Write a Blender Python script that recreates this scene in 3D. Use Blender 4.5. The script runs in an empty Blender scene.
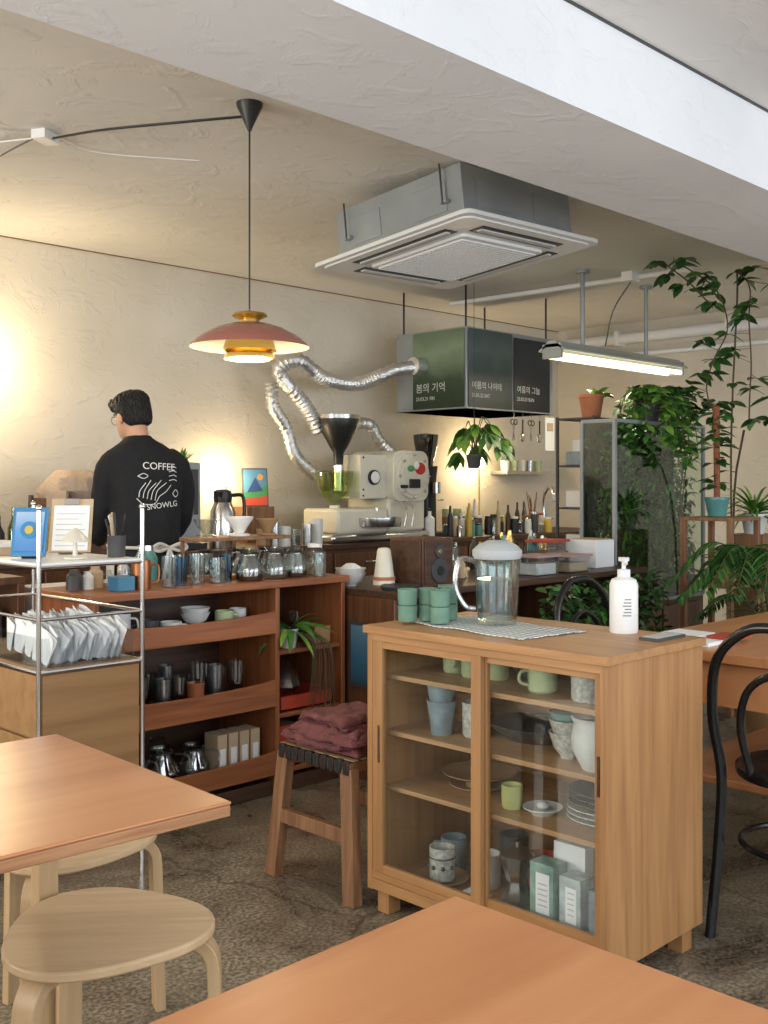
import bpy, math, random
from mathutils import Vector, Matrix, noise
RN = random.Random(7)
U = RN.uniform
scene = bpy.context.scene

# ------------------------------------------------------------------ materials
def _nt(name):
    m = bpy.data.materials.new(name); m.use_nodes = True
    nt = m.node_tree
    return m, nt, nt.nodes['Principled BSDF'], nt.nodes, nt.links

def M(name, col, rough=.5, metal=0, bump=0, bscale=40, var=0, vscale=6, emit=0, ecol=None, trans=0, spec=.5, detail=4):
    m, nt, p, N, L = _nt(name)
    p.inputs['Base Color'].default_value = (*col, 1)
    p.inputs['Roughness'].default_value = rough
    p.inputs['Metallic'].default_value = metal
    p.inputs['Specular IOR Level'].default_value = spec
    if trans: p.inputs['Transmission Weight'].default_value = trans
    if emit:
        p.inputs['Emission Color'].default_value = (*(ecol or col), 1)
        p.inputs['Emission Strength'].default_value = emit
    tc = N.new('ShaderNodeTexCoord')
    if var:
        n = N.new('ShaderNodeTexNoise'); n.inputs['Scale'].default_value = vscale; n.inputs['Detail'].default_value = detail
        L.new(tc.outputs['Object'], n.inputs['Vector'])
        r = N.new('ShaderNodeValToRGB')
        r.color_ramp.elements[0].position = .3; r.color_ramp.elements[1].position = .7
        r.color_ramp.elements[0].color = (*[c*(1-var) for c in col], 1)
        r.color_ramp.elements[1].color = (*[min(1, c*(1+var)) for c in col], 1)
        L.new(n.outputs['Fac'], r.inputs['Fac']); L.new(r.outputs['Color'], p.inputs['Base Color'])
    if bump:
        n2 = N.new('ShaderNodeTexNoise'); n2.inputs['Scale'].default_value = bscale; n2.inputs['Detail'].default_value = 5
        L.new(tc.outputs['Object'], n2.inputs['Vector'])
        b = N.new('ShaderNodeBump'); b.inputs['Strength'].default_value = bump; b.inputs['Distance'].default_value = .02
        L.new(n2.outputs['Fac'], b.inputs['Height']); L.new(b.outputs['Normal'], p.inputs['Normal'])
    return m

def wood(name, c1, c2, axis='X', rough=.45, scale=9, stretch=14):
    m, nt, p, N, L = _nt(name)
    tc = N.new('ShaderNodeTexCoord'); mp = N.new('ShaderNodeMapping')
    s = [scale*stretch/3]*3; s['XYZ'.index(axis)] = scale/4
    mp.inputs['Scale'].default_value = s
    n = N.new('ShaderNodeTexNoise'); n.inputs['Scale'].default_value = 1; n.inputs['Detail'].default_value = 6; n.inputs['Distortion'].default_value = .6
    r = N.new('ShaderNodeValToRGB')
    r.color_ramp.elements[0].position = .32; r.color_ramp.elements[1].position = .68
    r.color_ramp.elements[0].color = (*c1, 1); r.color_ramp.elements[1].color = (*c2, 1)
    L.new(tc.outputs['Object'], mp.inputs['Vector']); L.new(mp.outputs['Vector'], n.inputs['Vector'])
    L.new(n.outputs['Fac'], r.inputs['Fac']); L.new(r.outputs['Color'], p.inputs['Base Color'])
    b = N.new('ShaderNodeBump'); b.inputs['Strength'].default_value = .08; b.inputs['Distance'].default_value = .01
    L.new(n.outputs['Fac'], b.inputs['Height']); L.new(b.outputs['Normal'], p.inputs['Normal'])
    p.inputs['Roughness'].default_value = rough
    return m

def glass(name, tint=(1,1,1), refl=.08, rough=.02):
    m = bpy.data.materials.new(name); m.use_nodes = True
    nt = m.node_tree; N = nt.nodes; L = nt.links
    N.remove(N['Principled BSDF'])
    t = N.new('ShaderNodeBsdfTransparent'); t.inputs[0].default_value = (*tint, 1)
    g = N.new('ShaderNodeBsdfGlossy'); g.inputs['Roughness'].default_value = rough
    f = N.new('ShaderNodeLayerWeight'); f.inputs[0].default_value = .5
    pw = N.new('ShaderNodeMath'); pw.operation = 'POWER'; pw.inputs[1].default_value = 3.5
    a = N.new('ShaderNodeMath'); a.operation = 'MULTIPLY_ADD'; a.inputs[1].default_value = .5; a.inputs[2].default_value = refl; a.use_clamp = True
    mx = N.new('ShaderNodeMixShader')
    L.new(f.outputs['Facing'], pw.inputs[0]); L.new(pw.outputs[0], a.inputs[0]); L.new(a.outputs[0], mx.inputs[0]); L.new(t.outputs[0], mx.inputs[1]); L.new(g.outputs[0], mx.inputs[2])
    L.new(mx.outputs[0], N['Material Output'].inputs[0])
    return m

def plaster(name, c1, c2, bump=.5, sc=(3.5, 5, 7)):
    m, nt, p, N, L = _nt(name)
    tc = N.new('ShaderNodeTexCoord')
    n = N.new('ShaderNodeTexNoise'); n.inputs['Scale'].default_value = 1.3; n.inputs['Detail'].default_value = 5
    r = N.new('ShaderNodeValToRGB'); r.color_ramp.elements[0].position = .35; r.color_ramp.elements[1].position = .65
    r.color_ramp.elements[0].color = (*c1, 1); r.color_ramp.elements[1].color = (*c2, 1)
    L.new(tc.outputs['Object'], n.inputs['Vector']); L.new(n.outputs['Fac'], r.inputs['Fac']); L.new(r.outputs['Color'], p.inputs['Base Color'])
    mp = N.new('ShaderNodeMapping'); mp.inputs['Scale'].default_value = sc; mp.inputs['Rotation'].default_value = (.4, .5, .6)
    n2 = N.new('ShaderNodeTexNoise'); n2.inputs['Scale'].default_value = 1.3; n2.inputs['Detail'].default_value = 7; n2.inputs['Distortion'].default_value = .9
    n2.inputs['Roughness'].default_value = .6
    rr = N.new('ShaderNodeValToRGB'); rr.color_ramp.elements[0].position = .52; rr.color_ramp.elements[1].position = .64
    L.new(tc.outputs['Object'], mp.inputs[0]); L.new(mp.outputs[0], n2.inputs['Vector']); L.new(n2.outputs['Fac'], rr.inputs[0])
    b = N.new('ShaderNodeBump'); b.inputs['Strength'].default_value = bump; b.inputs['Distance'].default_value = .006
    L.new(rr.outputs['Color'], b.inputs['Height']); L.new(b.outputs['Normal'], p.inputs['Normal'])
    p.inputs['Roughness'].default_value = .75
    return m

def floor_mat():
    m, nt, p, N, L = _nt('terrazzo_floor')
    tc = N.new('ShaderNodeTexCoord')
    n = N.new('ShaderNodeTexNoise'); n.inputs['Scale'].default_value = 2.0; n.inputs['Detail'].default_value = 10; n.inputs['Roughness'].default_value = .72; n.inputs['Distortion'].default_value = .5
    r = N.new('ShaderNodeValToRGB'); r.color_ramp.elements[0].position = .36; r.color_ramp.elements[1].position = .64
    r.color_ramp.elements[0].color = (.075, .057, .040, 1); r.color_ramp.elements[1].color = (.31, .27, .205, 1)
    mx = N.new('ShaderNodeMix'); mx.data_type = 'RGBA'; mx.blend_type = 'MULTIPLY'; mx.inputs['Factor'].default_value = .7
    n3 = N.new('ShaderNodeTexNoise'); n3.inputs['Scale'].default_value = 85; n3.inputs['Detail'].default_value = 2
    r3 = N.new('ShaderNodeValToRGB'); r3.color_ramp.elements[0].position = .40; r3.color_ramp.elements[1].position = .62
    r3.color_ramp.elements[0].color = (.45, .42, .38, 1); r3.color_ramp.elements[1].color = (1.6, 1.55, 1.45, 1)
    v = N.new('ShaderNodeTexVoronoi'); v.feature = 'DISTANCE_TO_EDGE'; v.inputs['Scale'].default_value = .9
    rv = N.new('ShaderNodeValToRGB'); rv.color_ramp.elements[0].position = .0; rv.color_ramp.elements[1].position = .008
    rv.color_ramp.elements[0].color = (.4, .35, .3, 1); rv.color_ramp.elements[1].color = (1, 1, 1, 1)
    mx2 = N.new('ShaderNodeMix'); mx2.data_type = 'RGBA'; mx2.blend_type = 'MULTIPLY'; mx2.inputs['Factor'].default_value = .8
    nd = N.new('ShaderNodeTexNoise'); nd.inputs['Scale'].default_value = 6; nd.inputs['Detail'].default_value = 5
    vm = N.new('ShaderNodeMix'); vm.data_type = 'RGBA'; vm.inputs['Factor'].default_value = .12
    for x in (n, n3, nd): L.new(tc.outputs['Object'], x.inputs['Vector'])
    L.new(tc.outputs['Object'], vm.inputs['A']); L.new(nd.outputs['Color'], vm.inputs['B']); L.new(vm.outputs['Result'], v.inputs['Vector'])
    L.new(v.outputs['Distance'], rv.inputs[0])
    L.new(n.outputs['Fac'], r.inputs[0]); L.new(n3.outputs['Fac'], r3.inputs[0])
    L.new(r.outputs[0], mx.inputs['A']); L.new(r3.outputs[0], mx.inputs['B'])
    L.new(mx.outputs['Result'], mx2.inputs['A']); L.new(rv.outputs['Color'], mx2.inputs['B'])
    L.new(mx2.outputs['Result'], p.inputs['Base Color'])
    rr = N.new('ShaderNodeMapRange'); rr.inputs['To Min'].default_value = .16; rr.inputs['To Max'].default_value = .42
    L.new(n.outputs['Fac'], rr.inputs['Value']); L.new(rr.outputs['Result'], p.inputs['Roughness'])
    b = N.new('ShaderNodeBump'); b.inputs['Strength'].default_value = .12; b.inputs['Distance'].default_value = .008
    L.new(n.outputs['Fac'], b.inputs['Height']); L.new(b.outputs['Normal'], p.inputs['Normal'])
    return m

def check_mat(name, c1, c2, scale):
    m, nt, p, N, L = _nt(name)
    tc = N.new('ShaderNodeTexCoord')
    br = N.new('ShaderNodeTexBrick'); br.offset = 0; br.inputs['Scale'].default_value = scale
    br.inputs['Mortar Size'].default_value = .09; br.inputs['Brick Width'].default_value = 1; br.inputs['Row Height'].default_value = 1
    br.inputs['Color1'].default_value = (*c1, 1); br.inputs['Color2'].default_value = (*c1, 1); br.inputs['Mortar'].default_value = (*c2, 1)
    L.new(tc.outputs['Object'], br.inputs['Vector']); L.new(br.outputs['Color'], p.inputs['Base Color'])
    p.inputs['Roughness'].default_value = .9
    return m

def grad_mat(name, cols, axis='Z', scale=1.0, off=0.0):
    m, nt, p, N, L = _nt(name)
    tc = N.new('ShaderNodeTexCoord'); sx = N.new('ShaderNodeSeparateXYZ')
    n = N.new('ShaderNodeTexNoise'); n.inputs['Scale'].default_value = 7
    mth = N.new('ShaderNodeMath'); mth.operation = 'MULTIPLY_ADD'; mth.inputs[1].default_value = scale; mth.inputs[2].default_value = off
    ad = N.new('ShaderNodeMath'); ad.operation = 'MULTIPLY_ADD'; ad.inputs[1].default_value = .25
    r = N.new('ShaderNodeValToRGB')
    e = r.color_ramp.elements
    e[0].color = (*cols[0], 1); e[1].color = (*cols[-1], 1)
    for i, c in enumerate(cols[1:-1]):
        q = e.new((i+1)/(len(cols)-1)); q.color = (*c, 1)
    L.new(tc.outputs['Object'], sx.inputs[0]); L.new(tc.outputs['Object'], n.inputs['Vector'])
    L.new(sx.outputs[axis], mth.inputs[0]); L.new(n.outputs['Fac'], ad.inputs[0]); L.new(mth.outputs[0], ad.inputs[2])
    L.new(ad.outputs[0], r.inputs[0]); L.new(r.outputs[0], p.inputs['Base Color'])
    p.inputs['Roughness'].default_value = .35
    return m

WALL = plaster('wall_plaster', (.60, .55, .46), (.69, .64, .55), .42, (4.5, 6, 8))
CEIL = plaster('ceiling_plaster', (.68, .66, .62), (.76, .74, .70), .42)
BEAM = plaster('beam_plaster', (.72, .735, .76), (.79, .80, .82), .3, (5, 6, 8))
FLOOR = floor_mat()
OAK = wood('oak_z', (.32, .155, .058), (.44, .23, .09), 'Z')
OAKH = wood('oak_y', (.35, .17, .062), (.47, .245, .10), 'Y')
OAKIN = wood('oak_interior', (.36, .20, .09), (.48, .28, .14), 'Y')
TABLE = wood('table_plywood', (.44, .18, .072), (.56, .255, .11), 'X', rough=.3, scale=5, stretch=6)
TEDGE = wood('table_ply_edge', (.28, .12, .05), (.45, .24, .12), 'X')
BIRCH = wood('birch', (.49, .34, .19), (.60, .43, .26), 'X', rough=.4, scale=7)
BIRCHZ = wood('birch_z', (.43, .29, .15), (.54, .37, .21), 'Z', rough=.4, scale=7)
REDW = wood('red_brown_wood', (.20, .062, .022), (.34, .118, .04), 'X', rough=.4)
REDWZ = wood('red_brown_wood_z', (.20, .062, .022), (.32, .11, .038), 'Z', rough=.4)
DARKW = wood('dark_wood', (.04, .018, .010), (.09, .042, .022), 'X', rough=.45)
WALN = wood('walnut', (.08, .032, .016), (.15, .062, .028), 'Z', rough=.4)
TEAK = wood('teak_leg', (.16, .072, .032), (.28, .14, .065), 'Z', rough=.5)
RACKW = wood('rack_wood', (.27, .145, .058), (.35, .195, .082), 'X', scale=5)
BLACK = M('black_plastic', (.012, .012, .013), .4)
BLACKG = M('black_lacquer', (.008, .008, .009), .22)
DKGREY = M('dark_grey', (.05, .05, .055), .5)
WHITE = M('white_plastic', (.78, .78, .77), .35)
PAPER = M('white_paper', (.83, .85, .86), .8, bump=.1)
CREAM = M('cream_enamel', (.66, .63, .53), .3, var=.06)
STEEL = M('steel', (.6, .6, .6), .25, 1)
CHROME = M('chrome', (.75, .77, .8), .12, 1)
ALU = M('alu_duct', (.75, .75, .74), .32, .9, bump=.4, bscale=60)
GALV = M('galvanised', (.30, .33, .35), .45, .35, bump=.08, bscale=20, var=.12, vscale=4)
BRASS = M('brass', (.72, .52, .20), .25, 1)
SHRED = M('shade_rose_enamel', (.34, .13, .095), .18)
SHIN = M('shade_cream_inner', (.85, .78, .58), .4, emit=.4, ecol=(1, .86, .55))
BULB = M('bulb_warm', (1, .9, .7), .4, emit=9, ecol=(1, .86, .55))
GLOW = M('lamp_globe_warm', (1, .85, .6), .4, emit=30, ecol=(1, .80, .46))
TUBE = M('fluorescent_tube', (1, .95, .8), .4, emit=3.2, ecol=(1, .88, .58))
ACW = M('ac_white', (.68, .68, .67), .4)
ACG = M('ac_grille', (.48, .48, .47), .5)
GLASS = glass('clear_glass', (.97, .985, .98), .05)
GLASSD = glass('drinkware_glass', (.88, .92, .92), .15)
GLASSB = glass('blue_glass', (.35, .62, .75), .14)
GLASSG = glass('green_glass', (.84, .90, .70), .14)
BOTG = glass('bottle_green_glass', (.35, .5, .2), .14)
GLASST = glass('tank_glass', (.84, .92, .88), .07)
COFFEE = M('coffee', (.03, .012, .006), .2)
CELADON = M('celadon_glaze', (.16, .29, .22), .3, var=.15, vscale=20)
CELAD2 = M('pale_green_glaze', (.45, .52, .30), .3, var=.12, vscale=25)
BLUEG = M('grey_blue_glaze', (.22, .29, .33), .35, var=.2, vscale=25)
CWHITE = M('white_glaze', (.66, .67, .65), .28, var=.08, vscale=30)
CSPECK = M('speckled_glaze', (.50, .50, .46), .35, var=.35, vscale=90)
CDARK = M('dark_glaze', (.05, .065, .07), .3, var=.25, vscale=20)
CTAN = M('stoneware_tan', (.33, .20, .10), .5, var=.2)
TEALC = M('teal_glaze', (.08, .25, .24), .3, var=.2)
TERRA = M('terracotta', (.42, .15, .07), .75, var=.15)
SOIL = M('soil', (.03, .018, .01), .95, bump=.6)
LEAF = M('leaf_green', (.055, .17, .03), .4, var=.35, vscale=12)
LEAFD = M('leaf_dark', (.022, .08, .018), .38, var=.35, vscale=12)
LEAFL = M('leaf_light', (.16, .32, .05), .42, var=.3, vscale=12)
LEAFO = M('leaf_dull', (.08, .12, .045), .6, var=.4, vscale=10)
STEM = M('stem', (.09, .10, .03), .6)
STEMB = M('stem_brown', (.09, .05, .025), .7)
MAROON = M('maroon_cloth', (.15, .048, .048), .95, bump=.5, bscale=120, var=.3, vscale=20)
CLOTHW = M('linen_cloth', (.42, .33, .26), .95, bump=.4, bscale=60)
TOWEL = check_mat('checked_towel', (.72, .74, .72), (.10, .14, .14), 45)
SWEAT = M('black_sweatshirt', (.008, .0085, .011), .9, bump=.35, bscale=14)
PANTS = M('dark_trousers', (.015, .016, .02), .9, bump=.3, bscale=18)
APRON = M('white_apron', (.6, .58, .54), .9, bump=.3, bscale=25)
SKIN = M('skin', (.60, .34, .22), .5, var=.06)
HAIR = M('black_hair', (.006, .0055, .0055), .5, bump=.5, bscale=120)
PRINT = M('print_white', (.75, .75, .75), .8)
POSTT = M('poster_ink', (.62, .64, .62), .8)
LIPS = M('lips', (.42, .15, .12), .5)
PINK = M('pink_plastic', (.42, .27, .27), .35)
REDP = M('red_sticker', (.5, .03, .02), .4)
GREENP = M('green_sticker', (.08, .30, .12), .4)
BLUEP = M('blue_plastic', (.03, .20, .42), .35)
REDC = M('red_crate', (.42, .05, .02), .5)
YEL = M('yellow_label', (.55, .38, .06), .5)
KRAFT = M('kraft_box', (.50, .38, .25), .8, var=.08)
WATER = glass('water', (.86, .91, .93), .07)
LIDP = glass('lid_plastic', (.85, .87, .88), .35, .2)
BAG = glass('plastic_bag', (.75, .78, .80), .30, .25)
SMOKE = glass('smoked_hopper', (.12, .12, .12), .15)
WIRE = M('wire_grey', (.10, .10, .10), .5)
INK = M('label_ink', (.2, .2, .2), .7)

# ------------------------------------------------------------------ builder
def catmull(pts, n):
    pts = [Vector(p) for p in pts]
    if len(pts) < 3 or n <= 1: return pts
    out = []
    P = [pts[0]*2-pts[1]] + pts + [pts[-1]*2-pts[-2]]
    for i in range(1, len(P)-2):
        a, b, c, d = P[i-1], P[i], P[i+1], P[i+2]
        for k in range(n):
            t = k/n
            out.append(.5*((2*b) + (c-a)*t + (2*a-5*b+4*c-d)*t*t + (3*b-a-3*c+d)*t**3))
    out.append(pts[-1])
    return out

class B:
    def __init__(s):
        s.v = []; s.f = []; s.mi = []; s.mats = []; s.T = Matrix()
    def at(s, x=0, y=0, z=0, rz=0, rx=0, ry=0):
        s.T = Matrix.Translation((x, y, z)) @ Matrix.Rotation(rz, 4, 'Z') @ Matrix.Rotation(ry, 4, 'Y') @ Matrix.Rotation(rx, 4, 'X'); return s
    def add(s, vs, fs, mat):
        if mat not in s.mats: s.mats.append(mat)
        k = s.mats.index(mat); o = len(s.v)
        s.v += [s.T @ Vector(p) for p in vs]
        s.f += [[i+o for i in f] for f in fs]; s.mi += [k]*len(fs)
    def box(s, x0, x1, y0, y1, z0, z1, mat):
        vs = [(x, y, z) for x in (x0, x1) for y in (y0, y1) for z in (z0, z1)]
        s.add(vs, [(0,1,3,2),(4,6,7,5),(0,4,5,1),(2,3,7,6),(0,2,6,4),(1,5,7,3)], mat)
    def bar(s, p, q, w, h, mat, side=(0, 0, 1)):
        prof = [(-w/2,-h/2),(w/2,-h/2),(w/2,h/2),(-w/2,h/2)]
        s.sweep([p, q], prof, mat, side, n=1)
    def sweep(s, pts, prof, mat, side=None, n=5, scales=None, closed=False):
        P = catmull(pts, n) if not closed else [Vector(p) for p in pts]
        m = len(P); k = len(prof)
        sd = Vector(side) if side else None
        vs = []
        for i, p in enumerate(P):
            if closed: t = P[(i+1) % m]-P[i-1]
            else: t = P[min(i+1, m-1)]-P[max(i-1, 0)]
            if t.length < 1e-9: t = Vector((0, 0, 1))
            t.normalize()
            if sd is None:
                sd = t.orthogonal()
            sd = sd - t*sd.dot(t)
            if sd.length < 1e-6: sd = t.orthogonal()
            sd.normalize(); up = t.cross(sd)
            sc = 1
            if scales:
                u = i/(m-1)*(len(scales)-1); a = int(min(u, len(scales)-2)) if len(scales) > 1 else 0
                sc = scales[a]+(scales[min(a+1, len(scales)-1)]-scales[a])*(u-a)
            for x, y in prof: vs.append(p + sd*x*sc + up*y*sc)
        fs = []
        rng = m if closed else m-1
        for i in range(rng):
            j = (i+1) % m
            for a in range(k):
                b = (a+1) % k
                fs.append((i*k+a, i*k+b, j*k+b, j*k+a))
        if not closed:
            fs.append(tuple(range(k-1, -1, -1))); fs.append(tuple((m-1)*k+a for a in range(k)))
        s.add(vs, fs, mat)
    def tube(s, pts, r, mat, seg=8, n=5, closed=False):
        rs = r if isinstance(r, (list, tuple)) else None
        r0 = 1 if rs else r
        prof = [(r0*math.cos(2*math.pi*a/seg), r0*math.sin(2*math.pi*a/seg)) for a in range(seg)]
        s.sweep(pts, prof, mat, n=n, scales=list(rs) if rs else None, closed=closed)
    def ring(s, c, R, r, mat, seg=28, k=6, rz=None):
        c = Vector(c)
        s.tube([c+Vector((R*math.cos(2*math.pi*i/seg), R*math.sin(2*math.pi*i/seg), 0)) for i in range(seg)], r, mat, k, closed=True)
    def vring(s, c, R, r, mat, seg=16, k=5):
        c = Vector(c)
        s.tube([c+Vector((R*math.cos(2*math.pi*i/seg), 0, R*math.sin(2*math.pi*i/seg))) for i in range(seg)], r, mat, k, closed=True)
    def lathe(s, prof, mat, c=(0, 0, 0), seg=24, axis='Z', sx=1, sy=1):
        c = Vector(c); vs = []; rings = []
        for r, z in prof:
            if r < 1e-5:
                rings.append([len(vs)]); vs.append((0, 0, z))
            else:
                rings.append(list(range(len(vs), len(vs)+seg)))
                vs += [(r*sx*math.cos(2*math.pi*a/seg), r*sy*math.sin(2*math.pi*a/seg), z) for a in range(seg)]
        fs = []
        for A, C in zip(rings[:-1], rings[1:]):
            for a in range(seg):
                b = (a+1) % seg
                if len(A) == 1 and len(C) == 1: continue
                if len(A) == 1: fs.append((A[0], C[b], C[a]))
                elif len(C) == 1: fs.append((A[a], A[b], C[0]))
                else: fs.append((A[a], A[b], C[b], C[a]))
        if axis == 'X': vs = [(z, x, y) for x, y, z in vs]
        if axis == 'Y': vs = [(y, z, x) for x, y, z in vs]
        s.add([Vector(v)+c for v in vs], fs, mat)
    def cyl(s, c, r, h, mat, seg=20, axis='Z'):
        s.lathe([(0, 0), (r, 0), (r, h), (0, h)], mat, c, seg, axis)
    def ball(s, c, r, mat, seg=16, sz=1):
        n = seg//2
        s.lathe([(r*math.sin(math.pi*i/n), -r*sz*math.cos(math.pi*i/n)) for i in range(n+1)], mat, c, seg)
    def loft(s, rings, mat, seg=20, p=2.0, nz=0):
        vs = []
        for (cx, cy, z, rx, ry) in rings:
            for a in range(seg):
                t = 2*math.pi*a/seg; c, d = math.cos(t), math.sin(t)
                x = abs(c)**(2/p)*math.copysign(1, c); y = abs(d)**(2/p)*math.copysign(1, d)
                k = 1
                if nz: k = 1+nz*noise.noise(Vector((x*2.5+cx, y*2.5+cy, z*14)))
                vs.append((cx+rx*x*k, cy+ry*y*k, z))
        fs = []
        for i in range(len(rings)-1):
            for a in range(seg):
                b = (a+1) % seg
                fs.append((i*seg+a, i*seg+b, (i+1)*seg+b, (i+1)*seg+a))
        fs.append(tuple(range(seg-1, -1, -1))); fs.append(tuple((len(rings)-1)*seg+a for a in range(seg)))
        s.add(vs, fs, mat)
    def prism(s, poly, z0, z1, mat):
        n = len(poly)
        vs = [(x, y, z0) for x, y in poly]+[(x, y, z1) for x, y in poly]
        fs = [tuple(range(n-1, -1, -1)), tuple(range(n, 2*n))]+[(i, (i+1) % n, (i+1) % n+n, i+n) for i in range(n)]
        s.add(vs, fs, mat)
    def leaf(s, base, d, L, W, mat, droop=.3, seg=4, fold=.15, tip=1.0):
        base = Vector(base); d = Vector(d).normalized()
        side = d.cross(Vector((0, 0, 1)))
        if side.length < .05: side = Vector((1, 0, 0))
        side.normalize()
        side = (Matrix.Rotation(U(-.6, .6), 3, d) @ side)
        vs = []; p = base.copy(); dd = d.copy()
        for i in range(seg+1):
            t = i/seg
            w = W/2*math.sin(math.pi*min(1, (t*.86+.07))**.75)
            if i == seg: w = W*.01
            nrm = side.cross(dd).normalized()
            vs += [p-side*w+nrm*w*fold, p.copy(), p+side*w+nrm*w*fold]
            dd = (dd+Vector((0, 0, -droop/seg))).normalized()
            p = p+dd*L/seg
        fs = []
        for i in range(seg):
            o = i*3
            fs += [(o, o+1, o+4, o+3), (o+1, o+2, o+5, o+4)]
        s.add(vs, fs, mat)
    def finish(s, name, parent=None, bevel=0, keep=False, smooth=True, ang=38):
        vs = s.v
        mn = Vector([min(v[i] for v in vs) for i in range(3)]); mx = Vector([max(v[i] for v in vs) for i in range(3)])
        o = Vector((0, 0, 0)) if keep else Vector(((mn.x+mx.x)/2, (mn.y+mx.y)/2, mn.z))
        me = bpy.data.meshes.new(name)
        me.from_pydata([v-o for v in vs], [], s.f)
        for m in s.mats: me.materials.append(m)
        me.polygons.foreach_set('material_index', s.mi)
        me.update()
        import bmesh
        bm = bmesh.new(); bm.from_mesh(me)
        bmesh.ops.recalc_face_normals(bm, faces=bm.faces[:]); bm.to_mesh(me); bm.free()
        if smooth:
            me.polygons.foreach_set('use_smooth', [True]*len(me.polygons))
            me.set_sharp_from_angle(angle=math.radians(ang))
        ob = bpy.data.objects.new(name, me); ob.location = o
        scene.collection.objects.link(ob)
        if parent: ob.parent = parent
        if bevel:
            b = ob.modifiers.new('bevel', 'BEVEL'); b.width = bevel; b.segments = 2; b.limit_method = 'ANGLE'; b.angle_limit = math.radians(50)
        return ob

def empty(name, loc=(0, 0, 0), rz=0):
    e = bpy.data.objects.new(name, None); e.location = loc; e.rotation_euler = (0, 0, rz); e.empty_display_size = .1
    scene.collection.objects.link(e); return e

def text_mesh(name, body, size, mat, matrix, parent=None, extrude=.0005, align='LEFT', shrink=None):
    cu = bpy.data.curves.new(name, 'FONT'); cu.body = body; cu.size = size; cu.extrude = extrude; cu.align_x = align
    ob = bpy.data.objects.new(name, cu); scene.collection.objects.link(ob)
    bpy.context.view_layer.update()
    me = bpy.data.meshes.new_from_object(ob.evaluated_get(bpy.context.evaluated_depsgraph_get()))
    bpy.data.objects.remove(ob)
    o2 = bpy.data.objects.new(name, me); scene.collection.objects.link(o2)
    me.materials.clear(); me.materials.append(mat)
    if parent: o2.parent = parent
    o2.matrix_local = matrix
    if shrink:
        s = o2.modifiers.new('wrap', 'SHRINKWRAP'); s.target = shrink; s.wrap_method = 'PROJECT'
        s.use_project_z = True; s.use_negative_direction = True; s.use_positive_direction = True; s.offset = .004
    return o2

# ------------------------------------------------------------------ room shell
ZC = 2.64; YW = 5.6; XW = 7.8; X0 = -1.8; Y0 = -1.8
b = B(); b.box(X0-.1, XW+.1, Y0-.1, YW+.1, -.1, 0, FLOOR); b.finish('floor', keep=True)
b = B(); b.box(X0-.1, XW+.1, Y0-.1, YW+.1, ZC, ZC+.1, CEIL); b.finish('ceiling', keep=True)
b = B(); b.box(X0-.1, XW+.1, YW, YW+.1, 0, ZC, WALL); b.finish('wall_back', keep=True)
b = B(); b.box(XW, XW+.1, Y0, YW, 0, ZC, WALL); b.finish('wall_right', keep=True)
def win_wall(name, axis, c, a0, a1, wins):
    b = B(); lo, hi = .75, 2.35
    def bx(p0, p1, z0, z1, mat, d0=-.1, d1=0):
        if axis == 'Y': b.box(p0, p1, c+d0, c+d1, z0, z1, mat)
        else: b.box(c+d0, c+d1, p0, p1, z0, z1, mat)
    bx(a0, a1, 0, lo, BEAM); bx(a0, a1, hi, ZC, BEAM)
    e = [a0]
    for w in wins: e += list(w)
    e.append(a1)
    for i in range(0, len(e), 2): bx(e[i], e[i+1], lo, hi, BEAM)
    b.finish(name, keep=True)
    for i, w in enumerate(wins):
        b = B()
        for (p0, p1, z0, z1) in ((w[0], w[0]+.05, lo, hi), (w[1]-.05, w[1], lo, hi), (w[0], w[1], lo, lo+.05), (w[0], w[1], hi-.05, hi), ((w[0]+w[1])/2-.025, (w[0]+w[1])/2+.025, lo, hi)):
            if axis == 'Y': b.box(p0, p1, c-.08, c-.03, z0, z1, WALN)
            else: b.box(c-.08, c-.03, p0, p1, z0, z1, WALN)
        b.finish('window_%d' % (i+1+(0 if axis == 'Y' else 2)), keep=True)
win_wall('wall_front', 'Y', Y0, X0, XW, [(-.9, 2.3), (3.2, 6.6)])
win_wall('wall_left', 'X', X0, Y0, YW, [(-1.2, 1.6), (2.6, 4.8)])
b = B(); b.box(X0, XW, 1.75, 2.31, 2.35, ZC, BEAM); b.finish('trim_ceiling_beam', keep=True)
b = B(); b.box(X0, XW, YW-.006, YW, ZC-.006, ZC, TEAK); b.box(X0, XW, 1.742, 1.75, ZC-.006, ZC, DKGREY); b.finish('trim_ceiling_line', keep=True)
b = B(); b.box(X0, XW, YW-.015, YW, 0, .09, DARKW); b.finish('baseboard_back', keep=True)
b = B(); b.tube([(7.72, 5.5, 2.50), (7.72, 1.0, 2.50)], .045, BEAM, 14, 1); b.tube([(7.74, 5.5, 2.36), (7.74, 1.0, 2.36)], .02, BEAM, 10, 1)
for y in (4.9, 3.9, 2.9): b.box(7.66, 7.8, y, y+.03, 2.44, 2.56, WHITE)
b.finish('wall_pipe')
b = B(); b.tube([(5.9, 5.2, 2.61), (5.95, 4.2, 2.61), (6.0, 3.3, 2.61)], .018, WHITE, 8, 4); b.box(5.90, 5.99, 3.66, 3.74, 2.58, 2.64, WHITE)
b.tube([(5.95, 3.7, 2.58), (5.9, 3.8, 2.4), (5.93, 3.88, 2.18)], .005, WIRE, 6); b.finish('ceiling_conduit')

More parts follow.
